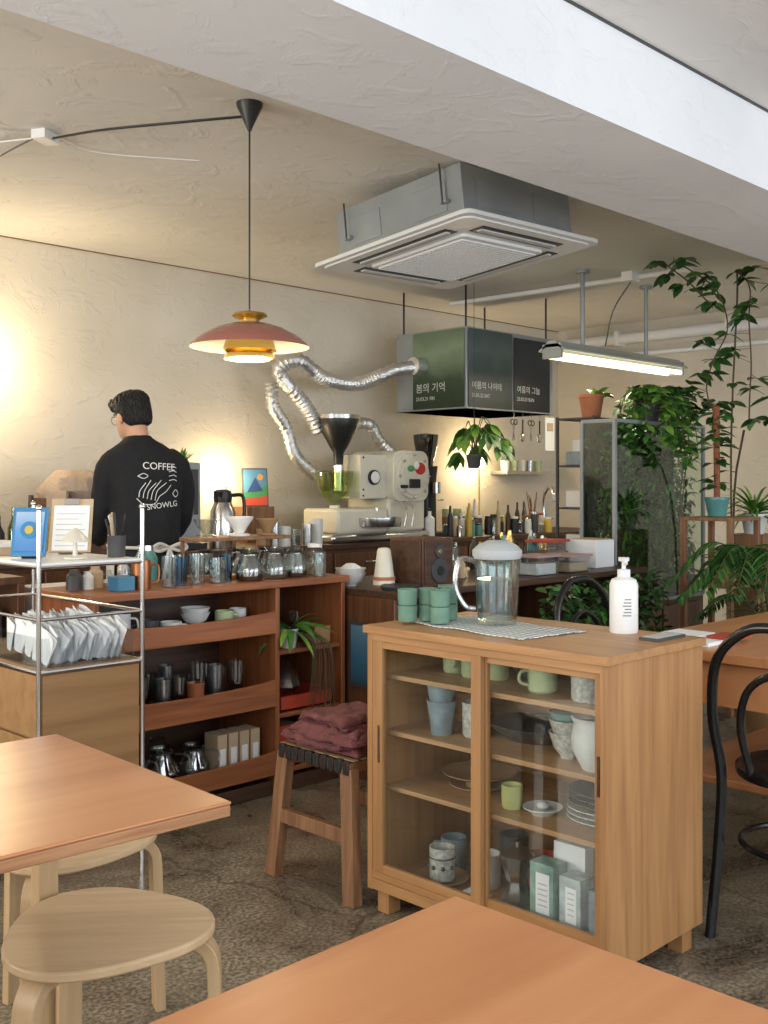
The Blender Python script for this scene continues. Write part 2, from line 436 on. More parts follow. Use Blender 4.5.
# ------------------------------------------------------------------ air conditioner
e = empty('ceiling_air_conditioner', (3.775, 3.29, 2.35)); e.rotation_euler = (math.radians(-5.5), math.radians(-1.5), 0)
b = B()
w = .485
def rrect(h, r, n=5):
    pts = []
    for cx, cy, a0 in ((h-r, h-r, 0), (-h+r, h-r, 90), (-h+r, -h+r, 180), (h-r, -h+r, 270)):
        for i in range(n+1):
            a = math.radians(a0+90*i/n); pts.append((cx+r*math.cos(a), cy+r*math.sin(a)))
    return pts
b.prism(rrect(w, .04), .0, .018, ACW)
b.prism(rrect(w*.94, .05), -.008, .0, ACW)
b.prism(rrect(.29, .02), -.022, -.008, ACW)
for i in range(24):
    t = -.26+.52*i/23
    b.box(t-.0035, t+.0035, -.262, .262, -.029, -.022, ACW)
    b.box(-.262, .262, t-.0035, t+.0035, -.031, -.024, ACW)
b.box(-.262, .262, -.262, .262, -.0235, -.022, ACG)
for k in range(4):
    b.at(0, 0, 0, math.pi/2*k)
    b.box(-.29, .29, .325, .405, -.0105, -.007, BLACK)
    b.box(-.27, .27, .350, .378, -.018, -.010, ACG)
b.at(); b.finish('panel', e, keep=True, bevel=.003)
b = B(); b.box(-.39, .39, -.39, .39, .03, .255, GALV)
for k in (-.3, .1): b.box(k, k+.2, -.394, -.39, .08, .2, GALV)
for k in (-.3, .1): b.box(-.394, -.39, k, k+.2, .07, .2, GALV)
for x in (-.42, .42):
    for y in (-.3, .3):
        b.tube([(x, y, .1), (x, y, .27)], .005, DKGREY, 6, 1); b.box(min(x, x*.92), max(x, x*.92), y-.02, y+.02, .1, .115, GALV)
b.finish('housing', e, keep=True, bevel=.004)

# ------------------------------------------------------------------ pendant lamp
e = empty('pendant_lamp', (2.347, 3.03, 0))
b = B()
b.lathe([(0, 2.64), (.048, 2.64), (.046, 2.628), (.012, 2.555), (.006, 2.54), (0, 2.54)], BLACK)
b.tube([(0, 0, 2.55), (0, 0, 1.90)], .0035, BLACK, 6, 1)
b.finish('canopy_and_cord', e, keep=True)
b = B()
b.lathe([(0, 1.895), (.018, 1.895), (.06, 1.885), (.064, 1.876), (.05, 1.868), (.034, 1.862), (.036, 1.850), (.07, 1.842), (.085, 1.834)], BRASS, seg=36)
b.lathe([(.075, 1.846), (.12, 1.832), (.17, 1.806), (.205, 1.778), (.214, 1.764)], SHRED, seg=48)
b.lathe([(.214, 1.764), (.203, 1.774), (.168, 1.800), (.12, 1.825), (.075, 1.838)], SHIN, seg=48)
b.lathe([(.06, 1.82), (.085, 1.79), (.098, 1.752), (.094, 1.752), (.08, 1.79), (.055, 1.818)], BRASS, seg=36)
b.lathe([(.07, 1.765), (.088, 1.738), (.092, 1.722), (.086, 1.722), (.08, 1.738), (.064, 1.763)], BRASS, seg=36)
b.lathe([(.0, 1.716), (.070, 1.718), (.085, 1.728), (.08, 1.745), (0, 1.76)], BULB, seg=30)
b.finish('shades', e, keep=True)
b = B()
b.box(-.05, .05, -.03, .03, 0, .035, WHITE)
o = b.finish('ceiling_junction_box'); o.location = (1.98, 3.84, 2.605); o.rotation_euler = (0, 0, .5)
b = B(); b.tube([(2.345, 3.06, 2.60), (2.2, 3.25, 2.59), (2.06, 3.55, 2.60), (1.99, 3.80, 2.61)], .005, BLACK, 6, 8)
b.tube([(1.95, 3.86, 2.62), (1.93, 4.1, 2.60), (2.0, 4.5, 2.63), (2.3, 5.5, 2.5)], .004, WIRE, 6, 8)
b.tube([(1.95, 3.88, 2.62), (1.75, 4.15, 2.60), (1.6, 4.5, 2.61), (1.4, 5.55, 2.62)], .004, WHITE, 6, 8)
b.tube([(2.03, 3.86, 2.63), (2.25, 3.9, 2.634), (2.6, 3.7, 2.634)], .0025, WHITE, 6, 8)
b.finish('ceiling_wires')

# ------------------------------------------------------------------ fluorescent fixture
e = empty('fluorescent_light_fixture', (6.08, 3.88, 0))
b = B()
prof = [(-.03, .11), (.03, .11), (.055, .08), (.10, .055), (.10, .045), (.085, .045), (.05, .07), (-.05, .07), (-.085, .045), (-.10, .045), (-.10, .055), (-.055, .08)]
b.sweep([(-.74, 0, 2.05), (.74, 0, 2.05)], prof, M('fixture_grey', (.36, .38, .36), .4), side=(0, 1, 0), n=1)
b.finish('reflector', e, keep=True)
b = B()
for y in (-.05, .05): b.cyl((-.72, y, 2.068), .016, 1.44, TUBE, 12, 'X')
b.finish('tubes', e, keep=True)
b = B()
for x in (-.74, .72): b.box(x, x+.02, -.07, .07, 2.05, 2.14, GALV)
for x in (-.41, .35):
    b.tube([(x, 0, 2.15), (x, 0, 2.63)], .014, GALV, 10, 1); b.cyl((x, 0, 2.62), .045, .02, GALV)
b.finish('suspension_rods', e, keep=True)

# ------------------------------------------------------------------ hood with posters
e = empty('hanging_exhaust_hood', (5.885, 4.945, 1.785))
b = B(); b.box(-.485, .485, -.325, .325, 0, .55, GALV)
for z in (.0, .53): b.box(-.49, .49, -.33, .33, z, z+.02, GALV)
for x in (-.45, .45):
    for y in (-.29, .29): b.tube([(x, y, .55), (x, y, .855)], .008, BLACK, 6, 1)
b.finish('box', e, keep=True, bevel=.004)
P1 = grad_mat('poster_green', [(.010, .025, .014), (.04, .07, .035), (.22, .29, .19), (.06, .11, .06)], 'Z', 1.6, -.1)
P2 = grad_mat('poster_sea', [(.006, .012, .014), (.012, .028, .033), (.10, .145, .15), (.03, .055, .058)], 'Z', 1.6, -.1)
P3 = grad_mat('poster_night', [(.004, .005, .008), (.01, .012, .018), (.03, .04, .055), (.006, .006, .01)], 'Z', 1.6, -.1)
b = B(); b.box(-.493, -.489, -.31, .16, .01, .54, P1); b.finish('poster_1', e, keep=True)
b = B(); b.box(-.47, .0, -.333, -.329, .01, .54, P2); b.finish('poster_2', e, keep=True)
b = B(); b.box(.02, .44, -.333, -.329, .01, .52, P3); b.finish('poster_3', e, keep=True)
RY = Matrix.Rotation(math.pi/2, 4, 'X')
def wtext(txt, size, x, y, z, face, nm):
    if face == 'Y': m = Matrix.Translation((x, y, z)) @ RY
    else: m = Matrix.Translation((x, y, z)) @ Matrix.Rotation(-math.pi/2, 4, 'Z') @ RY
    text_mesh(nm, txt, size, POSTT, m, e)
wtext('봄의 기억', .07, -.495, .13, .13, 'X', 'title_1'); wtext('25.03.21 FRI', .035, -.495, .13, .07, 'X', 'date_1')
wtext('여름의 나이테', .055, -.44, -.335, .14, 'Y', 'title_2'); wtext('25.03.22 SAT', .035, -.44, -.335, .08, 'Y', 'date_2')
wtext('여름의 그늘', .055, .05, -.335, .14, 'Y', 'title_3'); wtext('25.03.23 SUN', .035, .05, -.335, .08, 'Y', 'date_3')
b = B()
for i, x in enumerate((.06, .16, .26, .36)):
    y = -.30
    b.tube([(x, y, 0), (x, y, -.05)], .002, STEEL, 5, 1)
    if i in (0, 2):
        b.vring((x-.018, y, -.07), .018, .004, BLACK); b.vring((x+.018, y, -.07), .018, .004, BLACK)
        b.bar((x-.012, y, -.085), (x+.010, y, -.20), .012, .002, STEEL, (1, 0, 0)); b.bar((x+.012, y+.003, -.085), (x-.010, y+.003, -.20), .012, .002, STEEL, (1, 0, 0))
    else:
        b.tube([(x, y, -.05), (x, y, -.15)], .006, BLACK, 6, 1); b.lathe([(0, 0), (.02, .01), (.03, .05), (0, .07)], STEEL, (x, y, -.21), 12, sy=.4)
b.finish('hanging_scissors_and_ladles', e, keep=True)
b = B(); b.box(6.24, 6.35, 4.59, 4.595, 1.52, 1.76, PAPER); b.box(6.26, 6.33, 4.587, 4.59, 1.66, 1.72, KRAFT); b.tube([(6.295, 4.593, 1.76), (6.295, 4.61, 1.79)], .002, BLACK, 5, 1); b.finish('hanging_paper_note')

# ------------------------------------------------------------------ ducts + roaster
def duct(b, pts, r):
    P = catmull(pts, 22)
    prof = [(math.cos(2*math.pi*a/14), math.sin(2*math.pi*a/14)) for a in range(14)]
    Q = [P[0]]; acc = 0
    for a, c in zip(P[:-1], P[1:]):
        acc += (c-a).length
        if acc > .0125: Q.append(c); acc = 0
    rs = [r*(1.0 if i % 2 else .80) for i in range(len(Q))]
    b.sweep(Q, prof, ALU, n=1, scales=rs)
b = B()
duct(b, [(5.385, 5.0, 2.09), (5.2, 5.1, 2.06), (4.97, 5.2, 1.96), (4.65, 5.2, 1.97), (4.42, 5.2, 2.07), (4.30, 5.25, 2.0), (4.38, 5.2, 1.87), (4.50, 5.2, 1.76), (4.60, 5.2, 1.62)], .052)
duct(b, [(4.30, 5.32, 1.93), (4.31, 5.32, 1.78), (4.42, 5.32, 1.64), (4.50, 5.32, 1.46), (4.66, 5.3, 1.33)], .045)
duct(b, [(4.84, 5.2, 1.60), (4.93, 5.2, 1.68), (5.07, 5.2, 1.68), (5.15, 5.2, 1.58), (5.27, 5.2, 1.50)], .042)
b.cyl((5.30, 5.02, 2.09), .062, .09, ALU, 18, 'X')
b.finish('flexible_exhaust_duct', ang=60)

e = empty('coffee_roaster', (4.9, 5.1, .9))
b = B()
b.box(-.45, .45, -.2, .2, .0, .06, STEEL)
b.box(-.40, .05, -.19, .15, .06, .22, CREAM)
b.box(.08, .44, -.16, .24, .06, .28, CREAM)
b.finish('base', e, keep=True, bevel=.02)
b = B()
b.at(.26, .22, .43, 0, math.pi/2)
b.prism(rrect(.17, .07), 0, .42, CREAM)
b.at()
b.cyl((.26, -.225, .43), .155, .03, CREAM, 28, 'Y')
b.cyl((.26, -.235, .43), .13, .012, CREAM, 28, 'Y')
for k in range(8):
    a = k*math.pi/4; b.cyl((.26+.142*math.cos(a), -.24, .43+.142*math.sin(a)), .01, .02, STEEL, 8, 'Y')
b.lathe([(0, -.012), (.055, 0), (0, .012)], REDP, (.31, -.236, .48), 16, 'Y', sx=.8); b.lathe([(0, -.012), (.04, 0), (0, .012)], GREENP, (.22, -.236, .48), 16, 'Y', sx=.6)
b.lathe([(0, -.010), (.03, 0), (0, .010)], WHITE, (.27, -.24, .50), 12, 'Y')
b.box(.20, .30, -.25, -.235, .35, .41, BLACK); b.cyl((.14, -.28, .36), .012, .08, BLACK, 10, 'Y')
b.box(-.14, .10, -.12, .1, .28, .57, CREAM)
b.cyl((-.02, -.14, .42), .05, .03, BLACK, 20, 'Y'); b.cyl((-.02, -.145, .42), .04, .01, WHITE, 20, 'Y')
for z in (.30, .34, .55): b.cyl((-.11, -.125, z), .008, .01, BLACK, 8, 'Y')
b.finish('drum_housing', e, keep=True, bevel=.006)
b = B()
b.lathe([(.03, .50), (.035, .58), (.06, .62), (.125, .74), (.135, .79), (.135, .80), (.125, .80), (.12, .745), (.05, .62), (.025, .58)], BLACK, (-.22, 0, 0), 26)
b.lathe([(.137, .80), (.14, .825), (.132, .825), (.13, .80)], STEEL, (-.22, 0, 0), 26)
b.tube([(-.22, 0, .5), (-.22, 0, .3)], .035, STEEL, 14, 1)
b.lathe([(.03, .24), (.09, .30), (.12, .38), (.125, .45), (.12, .45), (.11, .38), (.08, .31), (.03, .26)], GLASSG, (-.30, -.05, 0), 24)
b.lathe([(0, .26), (.075, .31), (.088, .33), (0, .335)], M('green_beans', (.38, .40, .22), .8, bump=.5, bscale=150), (-.30, -.05, 0), 24)
b.lathe([(0, .45), (.125, .45), (.13, .46), (0, .463)], GLASSG, (-.30, -.05, 0), 24)
b.tube([(-.30, -.05, .24), (-.30, -.05, .06)], .035, CREAM, 14, 1)
b.finish('hoppers', e, keep=True)
b = B()
b.lathe([(.0, .10), (.16, .10), (.17, .13), (.17, .16), (.16, .16), (.155, .13), (0, .125)], STEEL, (-.05, -.18, 0), 28)
b.tube([(-.05, -.18, .12), (-.05, -.18, .22)], .01, STEEL, 8, 1); b.bar((-.18, -.18, .15), (.08, -.18, .15), .02, .01, STEEL)
for x in (.13, .2): b.tube([(x, -.22, .26), (x, -.28, .2), (x-.02, -.28, .1)], .008, STEEL, 6)
b.finish('cooling_tray', e, keep=True)

# ------------------------------------------------------------------ counters
def counter(name, x0, x1, y0, y1, z, top, body):
    b = B(); b.box(x0, x1, y0, y1, z-.035, z, top); b.box(x0+.01, x1-.01, y0+.03, y1-.001, 0, z-.035, body)
    n = max(1, int((x1-x0)/.6))
    for i in range(n):
        a = x0+.02+(x1-x0-.04)*i/n; c = x0+.02+(x1-x0-.04)*(i+1)/n
        b.box(a+.01, c-.01, y0+.012, y0+.03, .1, z-.06, body)
        b.bar(((a+c)/2-.06, y0, z-.12), ((a+c)/2+.06, y0, z-.12), .012, .012, STEEL)
    return b.finish(name, bevel=.004)
counter('back_counter', 1.2, 7.7, 4.88, 5.57, .9, DARKW, WALN)

b = B()
b.box(1.90, 3.15, 3.36, 3.78, .85, .878, REDW)
for x in (1.92, 2.745, 3.11): b.box(x, x+.022, 3.37, 3.77, .0, .85, REDWZ)
b.box(1.94, 3.11, 3.755, 3.769, .03, .85, DARKW)
for z in (.09, .37, .66): b.box(1.942, 2.745, 3.38, 3.755, z, z+.015, REDW)
for z0, z1 in ((.085, .183), (.365, .475), (.662, .757)):
    n = 16
    vs = []; fs = []
    for i in range(n+1):
        t = i/n; x = 1.942+.803*t; dip = .018*math.sin(math.pi*t)**.6
        vs += [(x, 3.368, z0), (x, 3.368, z1-dip), (x, 3.386, z1-dip), (x, 3.386, z0)]
    for i in range(n):
        o = i*4
        for a in range(4): fs.append((o+a, o+(a+1) % 4, o+4+(a+1) % 4, o+4+a))
    b.add(vs, fs, REDW)
for z in (.08, .31, .57): b.box(2.767, 3.11, 3.38, 3.755, z, z+.018, REDW)
b.box(1.93, 3.12, 3.39, 3.75, 0, .06, DARKW)
b.finish('display_shelf_counter', bevel=.003)

b = B()
b.box(3.16, 5.12, 3.08, 3.78, .79, .82, DARKW)
b.box(3.161, 3.18, 3.10, 3.77, 0, .79, WALN); b.box(3.18, 5.1, 3.73, 3.76, 0, .79, DARKW); b.box(5.08, 5.1, 3.1, 3.76, 0, .79, WALN)
for z in (.06, .30, .56): b.box(3.18, 5.08, 3.12, 3.73, z, z+.02, WALN)
b.box(3.8, 3.82, 3.12, 3.73, 0, .79, WALN); b.box(4.45, 4.47, 3.12, 3.73, 0, .79, WALN)
b.finish('side_counter', bevel=.003)
b = B(); b.box(3.146, 3.159, 3.13, 3.36, .40, .68, DKGREY); b.box(3.142, 3.146, 3.145, 3.345, .415, .665, grad_mat('blue_screen', [(.02, .05, .08), (.04, .13, .22), (.12, .24, .34)], 'Z', 3, 0)); b.finish('framed_blue_picture')

# ------------------------------------------------------------------ metal rack
b = B()
xa, xb, ya, yb = 1.525, 1.885, 3.0, 3.75
for x in (xa, xb):
    for y in (ya, yb):
        b.tube([(x, y, 0), (x, y, 1.2)], .0075, CHROME, 10, 1); b.ball((x, y, 1.2), .011, CHROME, 10)
for z in (.30, .70, .86, 1.02):
    for y in (ya, yb): b.tube([(xa, y, z), (xb, y, z)], .006, CHROME, 8, 1)
    for x in (xa, xb):
        b.tube([(x, ya, z), (x, yb, z)], .006, CHROME, 8, 1)
b.box(xa, xb, ya, yb, 1.023, 1.032, WHITE)
b.box(xa+.013, xb-.01, ya+.013, yb-.01, .30, .695, RACKW)
b.box(xa+.012, xb-.012, ya, ya+.012, .31, .69, RACKW)
b.box(xa+.008, xb-.008, ya+.005, yb-.005, .697, .708, RACKW)
for z0, z1 in ((.31, .49), (.50, .69)):
    b.box(xa-.002, xa+.012, ya+.012, yb-.012, z0, z1, RACKW); b.bar((xa-.006, 3.3, z1-.05), (xa-.006, 3.45, z1-.05), .01, .01, STEEL)
b.finish('chrome_frame_rack', bevel=.0015)
b = B()
def openbox(b, x0, x1, y0, y1, z0, z1, t, mat):
    b.box(x0, x1, y0, y1, z0, z0+t, mat); b.box(x0, x0+t, y0, y1, z0, z1, mat); b.box(x1-t, x1, y0, y1, z0, z1, mat)
    b.box(x0, x1, y0, y0+t, z0, z1, mat); b.box(x0, x1, y1-t, y1, z0, z1, mat)
CL = glass('clear_plastic', (.93, .95, .96), .06, .03)
openbox(b, 1.545, 1.868, 3.02, 3.36, .71, .80, .003, CL)
for row, (yy, nn) in enumerate(((3.07, 26), (3.12, 25), (3.18, 25), (3.24, 24), (3.31, 24))):
    for i in range(nn):
        x = 1.575+.27*i/(nn-1); b.at(x, yy+U(-.01, .01), .716+U(0, .006)+.005*row, math.pi/2+U(-.25, .25), 0, -.32+U(-.08, .08))
        w0, w1, hh = .020, .042+U(-.003, .003), .10+U(-.008, .012)
        vs = []
        for k in range(7):
            t = -1+2*k/6; vs.append((w0*t, .004*math.cos(t*1.5), 0)); vs.append((w1*t, .010*math.cos(t*1.5)+.001*math.sin(9*t), hh+.012*math.cos(t*1.5)))
        b.add(vs, [(2*k, 2*k+2, 2*k+3, 2*k+1) for k in range(6)], PAPER)
b.at(); b.finish('tray_of_paper_filters')
b = B(); b.at(1.60, 3.22, 1.04, math.radians(-45), math.radians(-14)); b.box(-.055, .055, -.006, .006, .0, .16, BLUEP); b.box(-.046, .046, -.009, -.006, .015, .145, grad_mat('tablet_picture', [(.02, .1, .35), (.1, .3, .6), (.6, .65, .7)], 'Z', 4, 0))
b.cyl((0, -.0095, .085), .028, -.003, BLUEP, 20, 'Y'); b.cyl((0, -.0105, .085), .014, -.003, YEL, 16, 'Y')
b.box(-.03, .03, .005, .05, 0, .01, BLACK); b.at(); b.finish('tablet_on_stand')
b = B(); b.at(1.80, 3.32, 1.04, math.radians(-40), math.radians(-18)); b.box(-.07, .07, -.004, .004, 0, .19, KRAFT); b.box(-.060, .060, -.0065, -.004, .005, .165, PAPER); b.box(-.025, .025, -.012, -.003, .168, .188, STEEL); b.box(-.04, .04, .004, .07, 0, .004, KRAFT)
for k in range(7): b.box(-.05, .05-.012*(k % 3), -.0072, -.0066, .02+.019*k, .0225+.019*k, ACG)
b.at(); b.finish('menu_clipboard')
b = B(); b.lathe([(0, 0), (.035, 0), (.035, .006), (.008, .01), (.006, .08), (.012, .085), (.04, .06), (.045, .055), (.043, .062), (.012, .095), (0, .1)], CREAM, (1.70, 3.1, 1.033)); b.finish('small_table_bell')
b = B()
b.lathe([(0, 0), (.028, 0), (.03, .07), (.027, .07), (.025, .006), (0, .006)], DKGREY, (1.85, 3.10, 1.033))
for i in range(9): b.tube([(1.85+U(-.012, .012), 3.10+U(-.012, .012), 1.04), (1.85+U(-.03, .03), 3.10+U(-.03, .03), 1.15+U(0, .03))], .0032, RN.choice([BLACK, BLUEP, WHITE, KRAFT]), 6, 1)
b.finish('pen_cup')
b = B(); b.box(1.56, 1.72, 3.42, 3.64, 1.033, 1.06, KRAFT); b.box(1.57, 1.71, 3.44, 3.62, 1.06, 1.075, PAPER); b.lathe([(0, 0), (.035, 0), (.04, .1), (.036, .1), (0, .01)], CTAN, (1.80, 3.55, 1.033)); b.finish('notebook_stack')
b = B(); b.box(2.0, 2.44, 3.88, 4.12, .05, .86, WHITE); b.box(2.02, 2.42, 3.872, 3.88, .10, .70, CREAM); b.box(2.02, 2.42, 3.868, 3.88, .73, .83, BLACK); b.bar((2.08, 3.86, .68), (2.36, 3.86, .68), .015, .015, STEEL)
for x in (2.03, 2.37): b.box(x, x+.04, 3.9, 4.1, 0, .05, BLACK)
b.finish('undercounter_dishwasher', bevel=.006)
b = B(); b.box(1.18, 1.92, 3.95, 4.3, .60, .63, WALN); b.box(1.18, 1.92, 3.95, 4.3, .2, .22, WALN)
for x in (1.15, 1.92): b.box(x, x+.03, 3.95, 4.3, 0, .88, WALN)
b.box(1.15, 1.95, 3.95, 4.3, .88, .91, WALN); b.finish('low_brown_shelf', bevel=.003)
b = B()
for i in range(6): b.box(1.25+.11*i, 1.33+.11*i, 4.0, 4.2, .632, .632+U(.1, .2), RN.choice([KRAFT, WHITE, CTAN, DKGREY]))
b.finish('stored_boxes', bevel=.004)

# ------------------------------------------------------------------ tableware helpers
def mug(b, x, y, z, r, h, mat, handle=0, flare=1.0, hr=None):
    r0 = r/flare
    b.lathe([(0, 0), (r0*.85, 0), (r0*.97, .006), (r, h), (r-.004, h), (r0*.9, .010), (0, .009)], mat, (x, y, z), 22)
    if handle is not None:
        a = handle; dx, dy = math.cos(a), math.sin(a); q = r*.93
        b.tube([(x+dx*q, y+dy*q, z+h*.8), (x+dx*(q+.025), y+dy*(q+.025), z+h*.75), (x+dx*(q+.028), y+dy*(q+.028), z+h*.4), (x+dx*q*.97, y+dy*q*.97, z+h*.25)], .0045, mat, 7, 4)
def bowl(b, x, y, z, r, h, mat, n=1, step=.02):
    for i in range(n):
        b.lathe([(0, 0), (r*.4, 0), (r*.42, .006), (r*.75, h*.4), (r, h), (r-.004, h), (r*.72, h*.42), (r*.38, .012), (0, .01)], mat, (x, y, z+i*step), 26)
def plate(b, x, y, z, r, mat, n=1, step=.012):
    for i in range(n):
        b.lathe([(0, 0), (r*.6, 0), (r*.65, .004), (r, .016), (r, .019), (r*.64, .009), (0, .008)], mat, (x, y, z+i*step), 28)
def tumbler(b, x, y, z, r, h, mat=GLASSD):
    b.lathe([(0, 0), (r*.88, 0), (r, h), (r-.002, h), (r*.86, .008), (0, .008)], mat, (x, y, z), 18)
def carafe(b, x, y, z, s=1, coffee=False):
    b.lathe([(0, 0), (.05*s, 0), (.06*s, .02*s), (.058*s, .06*s), (.036*s, .1*s), (.034*s, .115*s), (.042*s, .13*s), (.040*s, .13*s), (.031*s, .115*s), (.034*s, .1*s), (.055*s, .06*s), (.056*s, .02*s), (0, .005)], GLASSD, (x, y, z), 22)
    b.tube([(x+.03*s, y-.03*s, z+.11*s), (x+.07*s, y-.05*s, z+.1*s), (x+.07*s, y-.05*s, z+.05*s), (x+.045*s, y-.035*s, z+.03*s)], .005, GLASSD, 6, 4)
    b.ring((x, y, z+.115*s), .036*s, .004, BLACK, 20, 5)
    if coffee: b.lathe([(0, .006), (.053*s, .006), (.055*s, .03*s), (0, .03*s)], COFFEE, (x, y, z), 20)
def dripper(b, x, y, z, mat, s=1, ring=True):
    b.lathe([(.012*s, 0), (.018*s, .01*s), (.058*s, .07*s), (.06*s, .08*s), (.056*s, .08*s), (.014*s, .012*s)], mat, (x, y, z), 22)
    if ring: b.lathe([(0, .0), (.045*s, 0), (.047*s, .008*s), (.02*s, .012*s)], mat, (x, y, z-.002), 22)

# ------------------------------------------------------------------ big glazed cabinet
CX0, CX1, CY0, CY1, CZ = 2.20, 2.67, 1.435, 2.27, .853
b = B()
b.box(CX0-.012, CX1+.005, CY0-.008, CY1+.008, CZ-.022, CZ, OAKH)
b.box(CX0, CX1, CY0, CY0+.02, .070, CZ-.022, OAK); b.box(CX0, CX1, CY1-.02, CY1, .070, CZ-.022, OAK)
b.box(CX1-.012, CX1-.001, CY0+.02, CY1-.02, .085, CZ-.022, OAKIN)
b.box(CX0+.004, CX1-.012, CY0+.02, CY1-.02, .090, .105, OAKIN)
b.box(CX0-.001, CX0+.02, CY0+.02, CY1-.02, .072, .104, OAKH)
for z in (.357, .522, .690): b.box(CX0+.055, CX1-.012, CY0+.02, CY1-.02, z, z+.014, OAKIN)
for x in (CX0+.022, CX1-.07):
    for y in (CY0+.022, CY1-.067): b.box(x, x+.05, y, y+.045, 0, .090, OAK)
b.box(CX0+.001, CX0+.045, CY0+.02, CY1-.02, CZ-.045, CZ-.022, OAKH)
b.box(CX0+.001, CX0+.045, CY0+.02, CY1-.02, .105, .125, OAKH)
def door(y0, y1, x, sw0, sw1):
    b.box(x, x+.018, y0, y0+sw0, .125, CZ-.045, OAK); b.box(x, x+.018, y1-sw1, y1, .125, CZ-.045, OAK)
    b.box(x+.001, x+.017, y0+sw0, y1-sw1, CZ-.065, CZ-.0455, OAKH); b.box(x+.001, x+.017, y0+sw0, y1-sw1, .1255, .150, OAKH)
    b.box(x+.008, x+.010, y0+sw0-.005, y1-sw1+.005, .145, CZ-.06, GLASS)
door(1.835, CY1-.020, CX0+.002, .034, .040)
door(CY0+.020, 1.865, CX0+.022, .030, .034)
b.box(CX0+.000, CX0+.004, CY1-.05, CY1-.042, .45, .56, DARKW)
b.box(CX0+.019, CX0+.024, CY0+.034, CY0+.042, .50, .60, DARKW)
b.finish('glazed_display_cabinet', bevel=.0025)

b = B()
for (y, x, mt) in ((2.12, 2.42, CELAD2), (2.03, 2.40, CELAD2)): mug(b, x, y, .704, .034, .08, mt, -2.4)
mug(b, 2.42, 1.95, .704, .033, .08, CELAD2, None)
mug(b, 2.36, 1.745, .704, .042, .075, CELAD2, 2.6); b.finish('green_glazed_mugs')
b = B(); bowl(b, 2.50, 1.87, .704, .085, .06, CDARK, 4, .016); bowl(b, 2.52, 1.62, .704, .085, .05, CDARK, 4, .017); b.finish('dark_bowl_stacks')
b = B(); mug(b, 2.34, 1.585, .704, .044, .075, CSPECK, -1.2); mug(b, 2.36, 1.50, .704, .034, .075, BLUEG, None); b.finish('speckled_mugs')
b = B()
for z in (0, .055): b.lathe([(0, 0), (.03, 0), (.036, .05), (.045, .10), (.041, .10), (.032, .05), (0, .01)], BLUEG, (2.33, 2.09, .536+z), 22)
b.finish('blue_grey_cup_stack')
b = B(); mug(b, 2.38, 2.0, .536, .04, .10, CSPECK, None); mug(b, 2.52, 2.15, .536, .038, .09, CTAN, None); b.finish('cream_tumblers')
b = B(); b.lathe([(0, 0), (.08, 0), (.1, .012), (.155, .045), (.15, .048), (.09, .018), (0, .012)], CDARK, (2.47, 1.86, .536), 30, sx=.8, sy=1); b.finish('dark_serving_dish')
b = B(); bowl(b, 2.37, 1.665, .536, .055, .07, CSPECK, 2, .035); bowl(b, 2.37, 1.665, .61, .055, .05, TEALC); b.finish('patterned_bowl_stack')
b = B(); b.lathe([(0, 0), (.035, 0), (.04, .008), (.062, .05), (.065, .08), (.058, .12), (.066, .135), (.062, .137), (.052, .12), (.058, .08), (.05, .03), (0, .012)], CWHITE, (2.32, 1.545, .536), 28); b.finish('white_ceramic_vase')
b = B(); plate(b, 2.42, 2.02, .405, .11, CTAN); plate(b, 2.42, 2.02, .371, .09, CTAN, 1); b.cyl((2.42, 2.02, .378), .04, .03, CTAN); b.finish('brown_cake_stand')
b = B(); mug(b, 2.34, 1.835, .371, .03, .065, M('yellow_green_glaze', (.55, .58, .22), .35), None); b.finish('yellow_small_cup')
b = B(); plate(b, 2.36, 1.745, .371, .055, CWHITE); b.ball((2.36, 1.745, .392), .018, CWHITE, 12, .6); b.finish('small_dish')
b = B(); plate(b, 2.42, 1.58, .371, .105, CSPECK, 3, .014); plate(b, 2.42, 1.58, .413, .10, CDARK, 3, .014); bowl(b, 2.50, 1.56, .458, .055, .03, CDARK); b.finish('plate_stack')
b = B(); plate(b, 2.32, 2.08, .105, .08, CTAN); mug(b, 2.30, 2.06, .124, .038, .095, CSPECK, None); b.ring((2.30, 2.06, .19), .0375, .003, CDARK, 24, 5)
for k in range(8):
    a = k*math.pi/4; b.ball((2.30+.037*math.cos(a), 2.06+.037*math.sin(a), .165), .007, CDARK, 8)
b.finish('patterned_cup_on_plate')
b = B(); mug(b, 2.42, 2.12, .105, .04, .10, BLUEG, 2.0); mug(b, 2.38, 1.96, .105, .042, .10, CWHITE, -2.6); mug(b, 2.52, 1.97, .105, .045, .12, CDARK, None); b.finish('assorted_mugs')
b = B(); b.box(2.25, 2.33, 1.90, 1.98, .105, .112, PAPER); b.finish('folded_napkins')
b = B(); b.lathe([(0, 0), (.045, 0), (.045, .03), (.03, .075), (.032, .085), (.048, .14), (.05, .15), (.03, .165), (.006, .175), (.008, .185), (0, .19)], STEEL, (2.32, 1.80, .105), 8); b.tube([(2.31, 1.76, .245), (2.30, 1.735, .24), (2.30, 1.73, .18), (2.31, 1.75, .16)], .007, BLACK, 6); b.finish('moka_pot')
b = B(); mug(b, 2.44, 1.80, .105, .045, .12, REDC, None); b.finish('red_tin')
b = B()
cols = [M('pk1', (.24, .36, .30), .7, var=.3, vscale=30), M('pk2', (.42, .50, .50), .7, var=.3, vscale=30), M('pk3', (.20, .26, .30), .7, var=.3, vscale=30)]
for i, y in enumerate((1.645, 1.56, 1.48)):
    b.box(2.27, 2.33, y, y+.075-.01*i, .105, .27-.015*i, cols[i % 3]); b.box(2.268, 2.271, y+.012, y+.055-.01*i, .14, .245-.015*i, PAPER)
    for k in range(5): b.box(2.267, 2.2685, y+.018, y+.048-.01*i, .16+.014*k, .163+.014*k, ACG)
